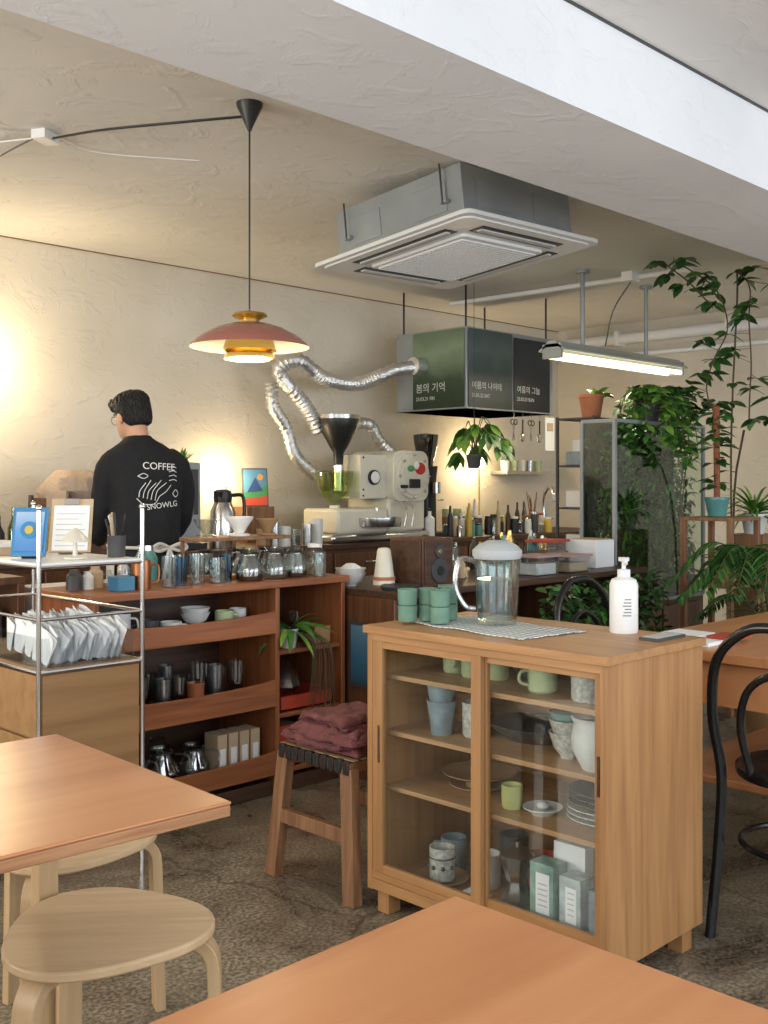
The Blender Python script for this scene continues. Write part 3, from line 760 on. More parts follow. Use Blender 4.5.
b.box(2.40, 2.5, 1.50, 1.74, .105, .26, KRAFT); b.box(2.35, 2.39, 1.60, 1.70, .105, .31, PAPER)
b.finish('coffee_bean_packages')

TZ = CZ
b = B()
vs = []; fs = []; nx, ny = 18, 30
for i in range(nx+1):
    for j in range(ny+1):
        x = -.13+.26*i/nx; y = -.24+.48*j/ny
        vs.append((x+.006*math.sin(j*.5), y+.005*math.sin(i), .004+.003*noise.noise(Vector((x*12, y*12, 0)))))
for i in range(nx):
    for j in range(ny): a = i*(ny+1)+j; fs.append((a, a+1, a+ny+2, a+ny+1))
b.at(2.42, 1.97, TZ, -.12); b.add(vs, fs, TOWEL); b.at()
o = b.finish('checked_tea_towel'); sm = o.modifiers.new('t', 'SOLIDIFY'); sm.thickness = .002
b = B()
for (x, y, n) in ((2.30, 2.20, 2), (2.36, 2.17, 2), (2.42, 2.145, 2), (2.34, 2.105, 2), (2.47, 2.19, 2)):
    for k in range(n):
        b.lathe([(0, 0), (.026, 0), (.029, .005), (.030, .045), (.031, .048), (.028, .048), (.027, .006), (0, .006)], CELADON, (x, y, TZ+.008+k*.049), 22)
b.finish('stacked_green_cups')
b = B()
b.lathe([(0, 0), (.058, 0), (.06, .01), (.068, .19), (.070, .20), (.067, .20), (.064, .19), (.056, .012), (0, .01)], GLASSD, (2.46, 1.985, TZ+.009), 32)
b.lathe([(0, .012), (.055, .012), (.0605, .13), (0, .13)], WATER, (2.46, 1.985, TZ+.009), 32)
b.lathe([(.068, .19), (.074, .2), (.074, .215), (.055, .232), (.03, .243), (0, .245)], M('frosted_lid', (.46, .49, .50), .3), (2.46, 1.985, TZ+.009), 32)
b.tube([(2.42, 2.03, TZ+.19), (2.385, 2.065, TZ+.195), (2.375, 2.075, TZ+.12), (2.395, 2.055, TZ+.06), (2.415, 2.03, TZ+.05)], .008, LIDP, 8, 6)
b.finish('glass_water_pitcher')
b = B()
b.lathe([(0, 0), (.040, 0), (.042, .005), (.042, .135), (.036, .15), (.018, .158), (.016, .165), (0, .165)], WHITE, (2.60, 1.64, TZ), 28, sx=.95, sy=.95)
b.lathe([(.018, .158), (.018, .178), (.006, .18), (.006, .20), (.015, .202), (.015, .212), (0, .213)], BEAM, (2.60, 1.64, TZ), 20)
b.tube([(2.60, 1.64, TZ+.208), (2.575, 1.62, TZ+.208), (2.565, 1.612, TZ+.196)], .006, WHITE, 8)
b.at(2.60, 1.64, TZ, math.radians(45))
for k in range(6): b.box(-.0395, -.0405, -.012, .012-.003*(k % 3), .05+.009*k, .053+.009*k, INK)
b.at(); b.finish('hand_sanitizer_pump_bottle')
b = B(); b.box(2.50, 2.64, 1.47, 1.53, TZ, TZ+.008, DKGREY); b.box(2.505, 2.635, 1.475, 1.525, TZ+.008, TZ+.010, ACG); b.finish('smartphone', bevel=.002)

# ------------------------------------------------------------------ tables
def table(name, x0, x1, y0, y1, z, legs, rz=0):
    b = B(); cx, cy = (x0+x1)/2, (y0+y1)/2
    hx, hy = (x1-x0)/2, (y1-y0)/2
    b.at(cx, cy, 0, rz)
    b.box(-hx, hx, -hy, hy, z-.006, z, TABLE); b.box(-hx+.001, hx-.001, -hy+.001, hy-.001, z-.026, z-.006, TEDGE)
    b.box(-hx+.25, hx-.06, hy-.10, hy-.08, z-.075, z-.026, BIRCH)
    for lx, ly in legs:
        b.bar((lx-cx, ly-cy, z-.026), (lx-cx, ly-cy, 0), .042, .042, BIRCHZ, (1, 0, 0))
    return b.finish(name, bevel=.003)
table('cafe_table', .32, 1.033, .05, .903, .74, [(.38, .11), (.97, .11), (.38, .84), (.97, .84)])
table('cafe_table', .20, 1.09, 1.455, 2.11, .74, [(1.03, 2.04), (.28, 2.04), (.62, 1.52), (.28, 1.52)], math.radians(-2.5))
b = B()
b.box(3.12, 4.35, .35, 2.0, .705, .74, TABLE)
for x in (3.165, 4.24):
    for y in (.4, 1.88): b.box(x, x+.06, y, y+.06, 0, .705, REDWZ)
b.box(3.155, 3.164, .4, 1.96, .56, .70, TABLE); b.box(3.18, 4.3, .47, 1.87, .30, .325, TABLE); b.box(3.18, 4.3, 1.945, 1.96, .56, .70, TABLE)
b.finish('large_wooden_table', bevel=.004)

# ------------------------------------------------------------------ birch stools
def stool(x, y, rz, seatR=.19, H=.445):
    e = empty('bentwood_stool', (x, y, 0), rz)
    b = B(); poly = []
    for i in range(60):
        t = 2*math.pi*i/60
        r = seatR*(1+.075*math.cos(3*t))
        poly.append((r*math.cos(t), r*math.sin(t)))
    b.prism(poly, H-.02, H, BIRCH); b.finish('seat', e, keep=True, bevel=.005)
    for k in range(3):
        a = 2*math.pi*k/3
        b = B(); b.at(0, 0, 0, a)
        R_ = seatR*1.05
        pts = [(R_-.13, 0, H-.032), (R_-.055, 0, H-.032), (R_-.022, 0, H-.038), (R_-.004, 0, H-.058), (R_+.003, 0, H-.09), (R_+.006, 0, H-.2), (R_+.012, 0, .0)]
        prof = [(-.024, -.012), (.024, -.012), (.024, .012), (-.024, .012)]
        b.sweep(pts, prof, BIRCHZ, side=(0, 1, 0), n=5); b.at()
        b.finish('leg_%d' % (k+1), e, keep=True, bevel=.002)
    return e
stool(1.035, 1.775, math.radians(-40))
stool(1.235, 2.28, math.radians(-20))

# ------------------------------------------------------------------ woven stool with cloth
b = B()
legs = [((2.22, 2.37), (2.19, 2.325)), ((2.22, 2.67), (2.19, 2.70)), ((2.50, 2.37), (2.53, 2.325)), ((2.50, 2.67), (2.53, 2.70))]
for (tx, ty), (bx_, by) in legs: b.bar((tx, ty, .40), (bx_, by, 0), .05, .036, TEAK, (0, 1, 0))
for x in (2.22, 2.50): b.bar((x, 2.36, .405), (x, 2.68, .405), .035, .03, TEAK)
for y in (2.37, 2.67): b.bar((2.21, y, .405), (2.51, y, .405), .035, .03, TEAK)
b.bar((2.20, 2.345, .20), (2.20, 2.69, .20), .045, .022, TEAK); b.bar((2.52, 2.345, .20), (2.52, 2.69, .20), .045, .022, TEAK)
for i in range(10):
    y = 2.365+.034*i; b.box(2.20, 2.52, y-.012, y+.012, .421+(i % 2)*.002, .426+(i % 2)*.002, BLACK)
    b.box(2.197, 2.201, y-.012, y+.012, .385, .426, BLACK)
for i in range(8):
    x = 2.225+.038*i; b.box(x-.012, x+.012, 2.345, 2.695, .4255, .4285, CTAN)
b.finish('woven_seat_stool', bevel=.002)
b = B()
for layer in range(6):
    n = 34; cx, cy = 2.37+U(-.015, .015), 2.53+U(-.02, .02); hw, hd = .155-.008*layer+U(-.01, .01), .17-.010*layer+U(-.01, .01)
    rot = U(-.2, .2); z0 = .432+.017*layer
    vs = []; fs = []
    for i in range(n+1):
        for j in range(n+1):
            u = -1+2*i/n; v = -1+2*j/n
            x = hw*u*(1+.06*math.sin(3*v+layer)); y = hd*v*(1+.06*math.sin(4*u+layer*2))
            ed = max(abs(u), abs(v)); z = z0+.018+.010*noise.noise(Vector((x*22, y*22, layer*3.1)))-.020*max(0, (ed-.86)/.14)**2
            xr = cx+x*math.cos(rot)-y*math.sin(rot); yr = cy+x*math.sin(rot)+y*math.cos(rot)
            vs.append((xr, yr, max(z, .431)))
    for i in range(n):
        for j in range(n): a = i*(n+1)+j; fs.append((a, a+1, a+n+2, a+n+1))
    b.add(vs, fs, MAROON)
o = b.finish('folded_maroon_cloths', ang=80); sm = o.modifiers.new('s', 'SOLIDIFY'); sm.thickness = .005

# ------------------------------------------------------------------ black bentwood chairs
def bentwood(x, y, rz):
    e = empty('bentwood_chair', (x, y, 0), rz)
    b = B()
    b.lathe([(0, .445), (.17, .445), (.2, .44), (.205, .45), (.205, .465), (.195, .472), (.17, .462), (0, .458)], BLACKG, seg=36)
    b.finish('seat', e, keep=True)
    b = B()
    b.tube([(-.225, .195, 0), (-.195, .185, .25), (-.185, .18, .45), (-.20, .20, .62), (-.225, .175, .78), (-.24, .09, .868), (-.245, 0, .885), (-.24, -.09, .868), (-.225, -.175, .78), (-.20, -.20, .62), (-.185, -.18, .45), (-.195, -.185, .25), (-.225, -.195, 0)], .0145, BLACKG, 10, 6)
    b.tube([(-.17, .10, .46), (-.195, .12, .60), (-.215, .085, .71), (-.225, 0, .755), (-.215, -.085, .71), (-.195, -.12, .60), (-.17, -.10, .46)], .011, BLACKG, 10, 6)
    b.finish('back_hoops', e, keep=True)
    b = B()
    for s in (1, -1): b.tube([(.15, .13*s, .45), (.165, .145*s, .25), (.20, .18*s, 0)], [.016, .014, .011], BLACKG, 10, 5)
    b.ring((-.01, 0, .25), .185, .009, BLACKG, 32, 8)
    b.finish('front_legs_and_ring', e, keep=True)
bentwood(2.985, 1.27, math.radians(2))
bentwood(3.62, 2.25, math.radians(-90))

# ------------------------------------------------------------------ items on the display shelf counter
FZ = .878
b = B()
for (x, y, r, h, mt) in ((2.35, 3.48, .035, .11, GLASSB), (2.43, 3.47, .033, .12, GLASSD), (2.42, 3.6, .035, .11, GLASSD), (2.52, 3.46, .035, .10, GLASSD), (2.59, 3.50, .028, .11, GLASSB), (2.28, 3.44, .03, .12, GLASSD), (3.01, 3.40, .03, .1, GLASSD)):
    tumbler(b, x, y, FZ, r, h, mt)
b.finish('glass_tumblers')
b = B(); carafe(b, 2.68, 3.46, FZ, 1.0, True); carafe(b, 2.81, 3.46, FZ, 1.0); carafe(b, 2.93, 3.47, FZ, .95, True); b.finish('coffee_servers')
b = B()
b.box(2.50, 2.98, 3.56, 3.70, FZ, FZ+.016, REDW)
for x in (2.51, 2.74, 2.96): b.bar((x, 3.69, FZ), (x, 3.69, FZ+.16), .014, .014, TEAK, (1, 0, 0))
b.box(2.50, 2.98, 3.55, 3.70, FZ+.16, FZ+.175, TEAK)
b.finish('wooden_dripper_stand', bevel=.002)
b = B(); dripper(b, 2.58, 3.62, FZ+.178, GLASSD, .9); b.finish('glass_dripper')
b = B(); dripper(b, 2.75, 3.62, FZ+.178, WHITE, 1.0); b.finish('white_coffee_dripper')
b = B(); dripper(b, 2.90, 3.62, FZ+.178, CTAN, .85); b.finish('brown_dripper')
b = B()
for x in (2.58, 2.75, 2.90): carafe(b, x, 3.63, FZ+.017, .85, x < 2.7)
b.finish('drip_servers')
b = B(); b.lathe([(0, 0), (.04, 0), (.045, .01), (.045, .10), (.03, .12), (0, .12)], GLASSD, (3.07, 3.5, FZ)); b.lathe([(0, .12), (.032, .12), (.032, .135), (0, .14)], WHITE, (3.07, 3.5, FZ)); b.lathe([(0, .004), (.04, .004), (.04, .05), (0, .05)], KRAFT, (3.07, 3.5, FZ)); b.finish('sugar_jar')
b = B(); b.lathe([(0, 0), (.045, 0), (.045, .1), (.03, .13), (.0, .13)], TEALC, (2.33, 3.68, FZ)); b.lathe([(0, .13), (.03, .13), (.028, .15), (0, .15)], STEEL, (2.33, 3.68, FZ)); b.finish('teal_canister')
b = B(); b.box(2.05, 2.12, 3.42, 3.5, FZ, FZ+.055, M('blue_tin', (.04, .18, .32), .4)); b.finish('blue_tin', bevel=.004)
COP = M('copper', (.35, .14, .06), .35, .9)
b = B(); b.lathe([(0, 0), (.035, 0), (.038, .09), (.035, .11), (.031, .11), (.03, .01), (0, .01)], COP, (2.17, 3.46, FZ)); b.tube([(2.20, 3.45, .97), (2.23, 3.44, .965), (2.23, 3.44, .91), (2.202, 3.45, .90)], .005, COP, 6); b.finish('copper_mug')
b = B()
for i in range(7):
    x = 1.98+.052*i; y = 3.62+U(-.03, .08); h = U(.06, .16); r = U(.02, .032)
    b.lathe([(0, 0), (r, 0), (r, h*.7), (r*.6, h*.85), (r*.6, h), (0, h)], RN.choice([BOTG, CWHITE, STEEL, CTAN, DKGREY, KRAFT, GLASSD]), (x, y, FZ), 16)
b.finish('small_jars_and_tins')
b = B(); b.lathe([(0, 0), (.04, 0), (.04, .08), (.036, .08), (.036, .005), (0, .005)], CWHITE, (3.08, 3.66, FZ)); b.finish('white_canister')

b = B()
mug(b, 2.20, 3.46, .675, .04, .085, DKGREY, 2.8); mug(b, 2.30, 3.46, .675, .042, .07, CWHITE, -.4); plate(b, 2.42, 3.5, .675, .07, CWHITE, 3)
bowl(b, 2.44, 3.5, .715, .06, .05, CWHITE, 2, .02); mug(b, 2.56, 3.47, .675, .038, .09, CELAD2, -.5); mug(b, 2.65, 3.5, .675, .035, .09, CWHITE, None)
mug(b, 2.10, 3.50, .675, .042, .12, CWHITE, -.6); b.finish('cups_and_saucers')
b = B()
for i in range(16):
    tumbler(b, 2.0+.085*(i % 8)+U(-.01, .01), 3.45+.10*(i//8), .386, .032, .12+U(0, .07), GLASSD if i % 3 else BAG)
b.finish('drinking_glasses')
b = B(); b.lathe([(0, 0), (.03, 0), (.034, .12), (.03, .12), (0, .01)], M('amber_glaze', (.25, .08, .03), .3), (2.38, 3.41, .386)); b.finish('amber_cup')
b = B(); carafe(b, 2.12, 3.47, .106, 1.2, True); carafe(b, 2.27, 3.48, .106, 1.2, True); carafe(b, 2.42, 3.48, .106, 1.1)
for x in (2.05, 2.20, 2.34): b.lathe([(0, 0), (.045, 0), (.048, .12), (.03, .15), (.034, .16), (0, .165)], GLASSD, (x, 3.62, .106), 18)
b.finish('storage_carafes')
b = B()
for i in range(4): b.box(2.50+.055*i, 2.545+.055*i, 3.43, 3.52, .106, .106+.17, KRAFT); b.box(2.508+.055*i, 2.537+.055*i, 3.428, 3.43, .14, .22, PAPER)
b.finish('tea_boxes', bevel=.002)
b = B(); b.loft([(2.88, 3.52, .39, .05, .08), (2.88, 3.52, .42, .08, .1), (2.89, 3.52, .48, .06, .08), (2.90, 3.52, .53, .02, .03)], BAG, 18, 2, .3); b.finish('plastic_bag')
b = B(); openbox(b, 2.78, 3.09, 3.40, 3.70, .10, .27, .006, REDC); b.box(2.80, 2.95, 3.42, 3.6, .11, .25, KRAFT); b.box(2.96, 3.07, 3.42, 3.6, .11, .22, WHITE); b.finish('red_crate')
b = B(); b.box(3.0, 3.09, 3.42, 3.52, .59, .66, CTAN); tumbler(b, 3.04, 3.6, .61, .03, .10); b.box(2.98, 3.09, 3.55, 3.65, .59, .61, CTAN); b.finish('small_wooden_boxes')
b = B(); openbox(b, 2.79, 3.08, 3.40, 3.68, .33, .39, .006, REDC); b.finish('shallow_red_tray')

def potted(b, x, y, z, r, h, mat):
    b.lathe([(0, 0), (r*.7, 0), (r*.95, h*.85), (r, h*.86), (r, h), (r*.92, h), (r*.88, h*.88), (0, h*.88)], mat, (x, y, z), 24)
    b.lathe([(0, h*.885), (r*.88, h*.885)], SOIL, (x, y, z), 16)
b = B(); potted(b, 2.86, 3.43, .588, .045, .08, CWHITE)
for i in range(24):
    a = U(0, 6.28); el = U(.1, 1.1)
    d = Vector((math.cos(a)*math.cos(el), math.sin(a)*math.cos(el)-.25, math.sin(el)))
    b.leaf((2.86, 3.42, .66), d, U(.12, .24), .032, RN.choice([LEAF, LEAFL]), 1.3, 6)
for i in range(34):
    a = U(-.6, .8); b.tube([(2.87, 3.38, .655), (2.93+a*.06, 3.32, .62), (2.95+a*.09, 3.32, .5), (2.95+a*.09+U(-.02, .02), 3.33, .30+U(-.05, .15))], .0016, STEMB, 4, 4)
b.finish('spider_plant')

# ------------------------------------------------------------------ items on the side counter (z .82)
SZ = .82
b = B()
b.box(3.40, 3.60, 3.16, 3.36, SZ, SZ+.215, WALN); b.box(3.393, 3.40, 3.17, 3.35, SZ+.01, SZ+.205, DARKW); b.box(3.41, 3.59, 3.153, 3.16, SZ+.01, SZ+.205, DARKW)
b.cyl((3.50, 3.155, SZ+.07), .055, -.01, DKGREY, 24, 'Y'); b.cyl((3.50, 3.155, SZ+.155), .03, -.01, DKGREY, 20, 'Y'); b.cyl((3.5, 3.15, SZ+.07), .02, -.012, BLACK, 16, 'Y'); b.cyl((3.5, 3.148, SZ+.155), .012, -.004, BRASS, 16, 'Y')
b.finish('wooden_speaker', bevel=.004)
b = B(); b.lathe([(.0, 0), (.05, 0), (.042, .06), (.03, .15), (.024, .16), (.0, .165)], CREAM, (3.30, 3.30, SZ+.012), 22); b.cyl((3.30, 3.30, SZ), .052, .012, TEAK); b.lathe([(.047, .02), (.051, .02), (.050, .035), (.045, .035)], TERRA, (3.30, 3.30, SZ+.012), 22); b.finish('ceramic_cone_canister')
b = B(); bowl(b, 3.24, 3.45, SZ, .07, .06, CWHITE, 2, .02); b.loft([(3.24, 3.45, SZ+.05, .04, .04), (3.24, 3.45, SZ+.08, .05, .05), (3.24, 3.45, SZ+.10, .02, .02)], PAPER, 14, 2, .3); b.finish('white_bowl')
b = B(); b.lathe([(0, 0), (.08, 0), (.09, .015), (.08, .02), (0, .012)], DKGREY, (3.28, 3.18, SZ)); b.finish('dark_tray')
b = B(); openbox(b, 4.48, 4.66, 3.14, 3.30, SZ, SZ+.08, .004, CL); b.box(4.47, 4.67, 3.13, 3.31, SZ+.08, SZ+.092, PINK); b.box(4.49, 4.65, 3.15, 3.29, SZ+.005, SZ+.05, KRAFT); b.finish('food_container', bevel=.003)
b = B(); openbox(b, 4.62, 4.80, 3.38, 3.52, SZ, SZ+.14, .004, CL); b.box(4.61, 4.81, 3.37, 3.53, SZ+.14, SZ+.155, REDC); b.box(4.63, 4.79, 3.39, 3.51, SZ+.005, SZ+.09, CTAN); b.finish('food_container', bevel=.003)
b = B(); openbox(b, 4.20, 4.38, 3.14, 3.28, SZ, SZ+.09, .004, CL); b.box(4.19, 4.39, 3.13, 3.29, SZ+.09, SZ+.102, PINK); b.box(4.21, 4.37, 3.15, 3.27, SZ+.005, SZ+.06, CWHITE); b.finish('food_container', bevel=.003)
b = B()
for i in range(52):
    x = 3.68+.024*i; y = 3.36+U(0, .34); h = U(.06, .20); r = U(.016, .030)
    if x > 4.4 and y < 3.54: y = 3.58+U(0, .1)
    b.lathe([(0, 0), (r, 0), (r, h*.7), (r*.5, h*.85), (r*.5, h), (0, h)], RN.choice([GLASSD, CWHITE, BRASS, STEEL, BOTG, CTAN, YEL, BLACK, DKGREY, DKGREY, TEALC, KRAFT]), (x, y, SZ), 14)
b.finish('condiment_jars')
b = B(); b.box(4.86, 5.04, 3.24, 3.42, SZ, SZ+.15, PAPER); b.box(4.87, 5.03, 3.25, 3.41, SZ+.15, SZ+.155, KRAFT); b.finish('white_paper_box', bevel=.004)
b = B(); b.box(4.02, 5.1, 2.88, 3.06, .30, .34, DARKW); b.box(4.02, 5.1, 2.88, 2.9, .34, .46, DARKW); b.box(4.02, 4.04, 2.9, 3.06, .34, .46, DARKW); b.box(5.08, 5.1, 2.9, 3.06, .34, .46, DARKW); b.box(4.04, 5.08, 2.9, 3.06, .34, .44, SOIL)
for x in (4.05, 5.03): b.box(x, x+.04, 2.9, 3.04, 0, .3, DARKW)
for i in range(900):
    x = U(4.03, 5.07); z = U(.42, .80); b.leaf((x, U(2.92, 3.05), z), (U(-1, 1), U(-1, -.1), U(-.5, .8)), U(.04, .08), U(.02, .04), RN.choice([LEAFD, LEAFD, LEAF, LEAFO]), .6, 3)
b.finish('ivy_planter')

# ------------------------------------------------------------------ items on back counter
BZ = .9
def thermos(x, y):
    b = B(); b.lathe([(0, 0), (.075, 0), (.078, .01), (.072, .22), (.05, .27), (0, .27)], STEEL, (x, y, BZ), 26)
    b.lathe([(.05, .265), (.055, .30), (.05, .335), (.03, .345), (0, .345)], BLACK, (x, y, BZ), 22)
    b.tube([(x+.04, y-.03, BZ+.31), (x+.11, y-.05, BZ+.30), (x+.11, y-.05, BZ+.16), (x+.07, y-.02, BZ+.1)], .011, BLACK, 8)
    b.lathe([(.0, 0), (.022, 0), (.03, .03), (0, .03)], BLACK, (x-.045, y-.02, BZ+.30), 10); b.finish('thermal_carafe')
thermos(3.70, 5.03)
thermos(2.10, 5.1)
b = B(); b.box(3.38, 3.58, 5.08, 5.36, BZ, BZ+.50, GALV); b.box(3.40, 3.56, 5.07, 5.08, BZ+.2, BZ+.46, DKGREY); b.box(3.38, 3.58, 5.01, 5.08, BZ, BZ+.04, BLACK); b.cyl((3.48, 5.04, BZ+.2), .02, .05, STEEL); b.finish('hot_water_dispenser', bevel=.008)
b = B(); potted(b, 3.68, 5.45, 1.30, .05, .07, TERRA)
b.box(3.58, 3.78, 5.38, 5.6, 1.28, 1.30, TEAK)
for i in range(26):
    a = U(0, 6.28); b.leaf((3.68, 5.45, 1.36), (math.cos(a), math.sin(a)-.2, U(.6, 3)), U(.10, .22), .03, RN.choice([LEAF, LEAFL]), .6, 5)
b.finish('small_potted_plant_on_shelf')
PICM = [M('art_red', (.5, .06, .02), .5), M('art_green', (.05, .25, .08), .5), M('art_navy', (.02, .06, .2), .5), M('art_sky', (.08, .22, .38), .5), M('art_orange', (.65, .25, .03), .5)]
b = B(); b.at(4.25, 5.42, BZ+.23, math.radians(-20), math.radians(-8)); b.box(-.085, .085, -.008, .008, 0, .25, DKGREY); b.box(-.078, .078, -.010, -.008, .008, .242, PICM[3])
b.add([(-.078, -.0105, .008), (.078, -.0105, .008), (.078, -.0105, .07), (-.078, -.0105, .05)], [(0, 1, 2, 3)], PICM[0])
b.add([(-.078, -.011, .05), (.078, -.011, .07), (.078, -.011, .14), (.02, -.011, .11), (-.078, -.011, .09)], [(0, 1, 2, 3, 4)], PICM[1])
b.add([(-.06, -.0115, .09), (.05, -.0115, .10), (.0, -.0115, .19)], [(0, 1, 2)], PICM[2]); b.cyl((.035, -.0105, .19), .02, -.001, PICM[4], 16, 'Y')
b.at(); b.box(4.15, 4.37, 5.38, 5.54, BZ, BZ+.23, TEAK); b.finish('small_landscape_painting')
def globe_lamp(x, y, z, name='table_globe_lamp', r=.045, h=.3, pw=14):
    b = B(); b.lathe([(0, 0), (.05, 0), (.05, .012), (.008, .02), (.007, h), (.02, h+.01), (0, h+.02)], BRASS, (x, y, z)); b.ball((x, y, z+h+r), r, GLOW, 18); b.finish(name)
    l = bpy.data.lights.new(name+'_light', 'POINT'); l.energy = pw; l.color = (1, .74, .40); l.shadow_soft_size = r*1.3
    o = bpy.data.objects.new(name+'_light', l); o.location = (x, y-.02, z+h+r); scene.collection.objects.link(o)
    return o
globe_lamp(4.06, 5.48, BZ, r=.05, h=.36, pw=20)
globe_lamp(6.56, 5.48, BZ, r=.055, h=.50, pw=26)
b = B(); b.cyl((2.46, 5.60, 1.86), .05, -.03, BRASS, 20, 'Y'); b.tube([(2.46, 5.58, 1.86), (2.46, 5.48, 1.84), (2.46, 5.46, 1.88)], .008, BRASS, 8); b.ball((2.46, 5.46, 1.93), .05, GLOW, 18); b.finish('wall_sconce')
def grinder(x, y, h=.72, nm='espresso_grinder'):
    b = B()
    b.box(x-.085, x+.085, y-.12, y+.12, BZ, BZ+.04, BLACK)
    b.loft([(x, y+.02, BZ+.04, .07, .09), (x, y+.02, BZ+h*.5, .065, .085), (x, y, BZ+h*.68, .07, .08)], BLACK, 24, 3)
    b.lathe([(.05, h*.68), (.055, h*.72), (.085, h*.9), (.09, h*.98), (0, h)], SMOKE, (x, y, BZ), 22)
    b.cyl((x, y-.1, BZ+h*.42), .03, .08, STEEL, 16); b.tube([(x-.03, y-.14, BZ+h*.36), (x+.03, y-.14, BZ+h*.36)], .006, STEEL, 6, 1)
    b.finish(nm, bevel=.004)
grinder(5.52, 5.1, .74)
b = B()
b.box(2.70, 3.02, 5.0, 5.4, BZ, BZ+.30, WALN); b.loft([(2.86, 5.2, BZ+.30, .165, .20), (2.86, 5.2, BZ+.34, .17, .21), (2.85, 5.2, BZ+.41, .13, .17), (2.83, 5.2, BZ+.45, .06, .1)], CLOTHW, 36, 2.6, .25); b.box(2.685, 2.70, 4.99, 5.2, BZ+.12, BZ+.34, CLOTHW); b.finish('cloth_covered_wooden_box', bevel=.006)
b = B()
for i, (x, h, r, mt) in enumerate(((2.24, .30, .04, DARKW), (2.33, .22, .03, BLACK), (2.41, .26, .03, BOTG), (1.9, .25, .04, CTAN), (2.50, .32, .035, DARKW), (2.60, .20, .03, YEL), (3.12, .22, .03, STEEL))):
    b.lathe([(0, 0), (r, 0), (r, h*.6), (r*.4, h*.78), (r*.35, h), (0, h)], mt, (x, 5.0, BZ), 16)
b.finish('bottles')
b = B()
for i in range(13):
    x = 5.72+.125*i; z0 = BZ
    if abs(x-6.56) < .1 or 6.85 < x < 7.1: continue
    y = 5.26+U(0, .2)
    for k in range(RN.choice([1, 2, 3])): mug(b, x, y, z0+k*.06, .035, .07, RN.choice([CWHITE, CTAN, CELAD2, STEEL]), None)
b.finish('stacked_cups')
b = B()
for i in range(44):
    x = 5.70+.027*i+U(-.01, .01); tall = (i % 5 == 0); h = U(.20, .28) if tall else U(.06, .16); r = U(.014, .022) if tall else U(.022, .036)
    mt = RN.choice([BOTG, WHITE, CTAN, DARKW, DKGREY, KRAFT, YEL]) if tall else RN.choice([GLASSD, CTAN, CWHITE, STEEL, DKGREY, TEALC, BLACK, KRAFT, GLASSD, YEL])
    y = 4.95+U(0, .2)
    if tall: b.lathe([(0, 0), (r, 0), (r, h*.62), (r*.45, h*.78), (r*.4, h), (0, h)], mt, (x, y, BZ), 14)
    else:
        b.lathe([(0, 0), (r, 0), (r, h*.82), (r*.85, h*.9), (0, h*.9)], mt, (x, y, BZ), 14); b.cyl((x, y, BZ+h*.9), r*.88, h*.12, RN.choice([REDC, BLACK, STEEL, TEAK, WHITE]), 14)
b.finish('bottles_and_jars')
b = B(); b.lathe([(0, 0), (.05, 0), (.055, .13), (.051, .13), (.046, .006), (0, .006)], STEEL, (6.75, 5.1, BZ), 18)
for i in range(9): b.tube([(6.75+U(-.02, .02), 5.1+U(-.02, .02), BZ+.01), (6.75+U(-.06, .06), 5.1+U(-.05, .05), BZ+U(.24, .32))], .005, RN.choice([TEAK, STEEL, BLACK]), 6, 1)
b.finish('utensil_holder')
b = B()
for x, h, mt in ((4.28, .13, STEEL), (4.36, .16, CWHITE), (4.1, .12, CWHITE), (4.02, .15, STEEL), (4.19, .10, GLASSD), (3.93, .11, CTAN)):
    b.lathe([(0, 0), (.036, 0), (.038, h), (.034, h), (.032, .006), (0, .006)], mt, (x, 4.95, BZ), 18)
b.finish('milk_pitchers')
b = B(); b.lathe([(0, 0), (.035, 0), (.036, .14), (.012, .16), (.012, .19), (0, .19)], WHITE, (5.385, 4.94, BZ), 18); b.tube([(5.385, 4.94, 1.08), (5.385, 4.94, 1.11), (5.35, 4.92, 1.105)], .006, BLACK, 6); b.finish('syrup_pump_bottle')
b = B(); b.tube([(6.98, 5.15, .9), (6.98, 5.15, 1.16), (6.95, 5.08, 1.25), (6.90, 5.0, 1.22), (6.89, 4.98, 1.14)], .015, CHROME, 10, 6); b.cyl((6.98, 5.15, .9), .03, .04, CHROME); b.tube([(6.98, 5.15, .96), (7.06, 5.12, 1.0)], .007, CHROME, 6, 1); b.finish('kitchen_faucet')
b = B(); b.box(6.85, 7.5, 5.42, 5.6, 1.36, 1.385, STEEL)
for i in range(5): b.lathe([(0, 0), (.035, 0), (.04, .09), (.036, .09), (0, .01)], RN.choice([CWHITE, STEEL, CELAD2]), (6.92+.11*i, 5.5, 1.386), 14)
b.finish('wall_shelf_with_cups')

hx_, hy_ = 5.36, 4.52
b = B(); potted(b, hx_, hy_, 1.38, .055, .09, DKGREY)
b.tube([(hx_, hy_, 1.46), (hx_, hy_, 2.0), (hx_, hy_, 2.63)], .0018, BLACK, 5, 3)
for i in range(10):
    a = -2.9+i*.50; L0 = U(.10, .22); c = Vector((hx_+math.cos(a)*L0, hy_+math.sin(a)*L0, 1.56+U(-.08, .12)))
    b.tube([(hx_, hy_, 1.46), ((hx_+c.x)/2, (hy_+c.y)/2, c.z+.04), tuple(c)], .003, STEM, 5, 4)
    for k in range(5):
        an = a-1.2+k*.6; b.leaf(c, (math.cos(an), math.sin(an), -.45), U(.12, .18), .06, RN.choice([LEAF, LEAFL, LEAF]), 1.1, 4)
b.finish('hanging_umbrella_plant')

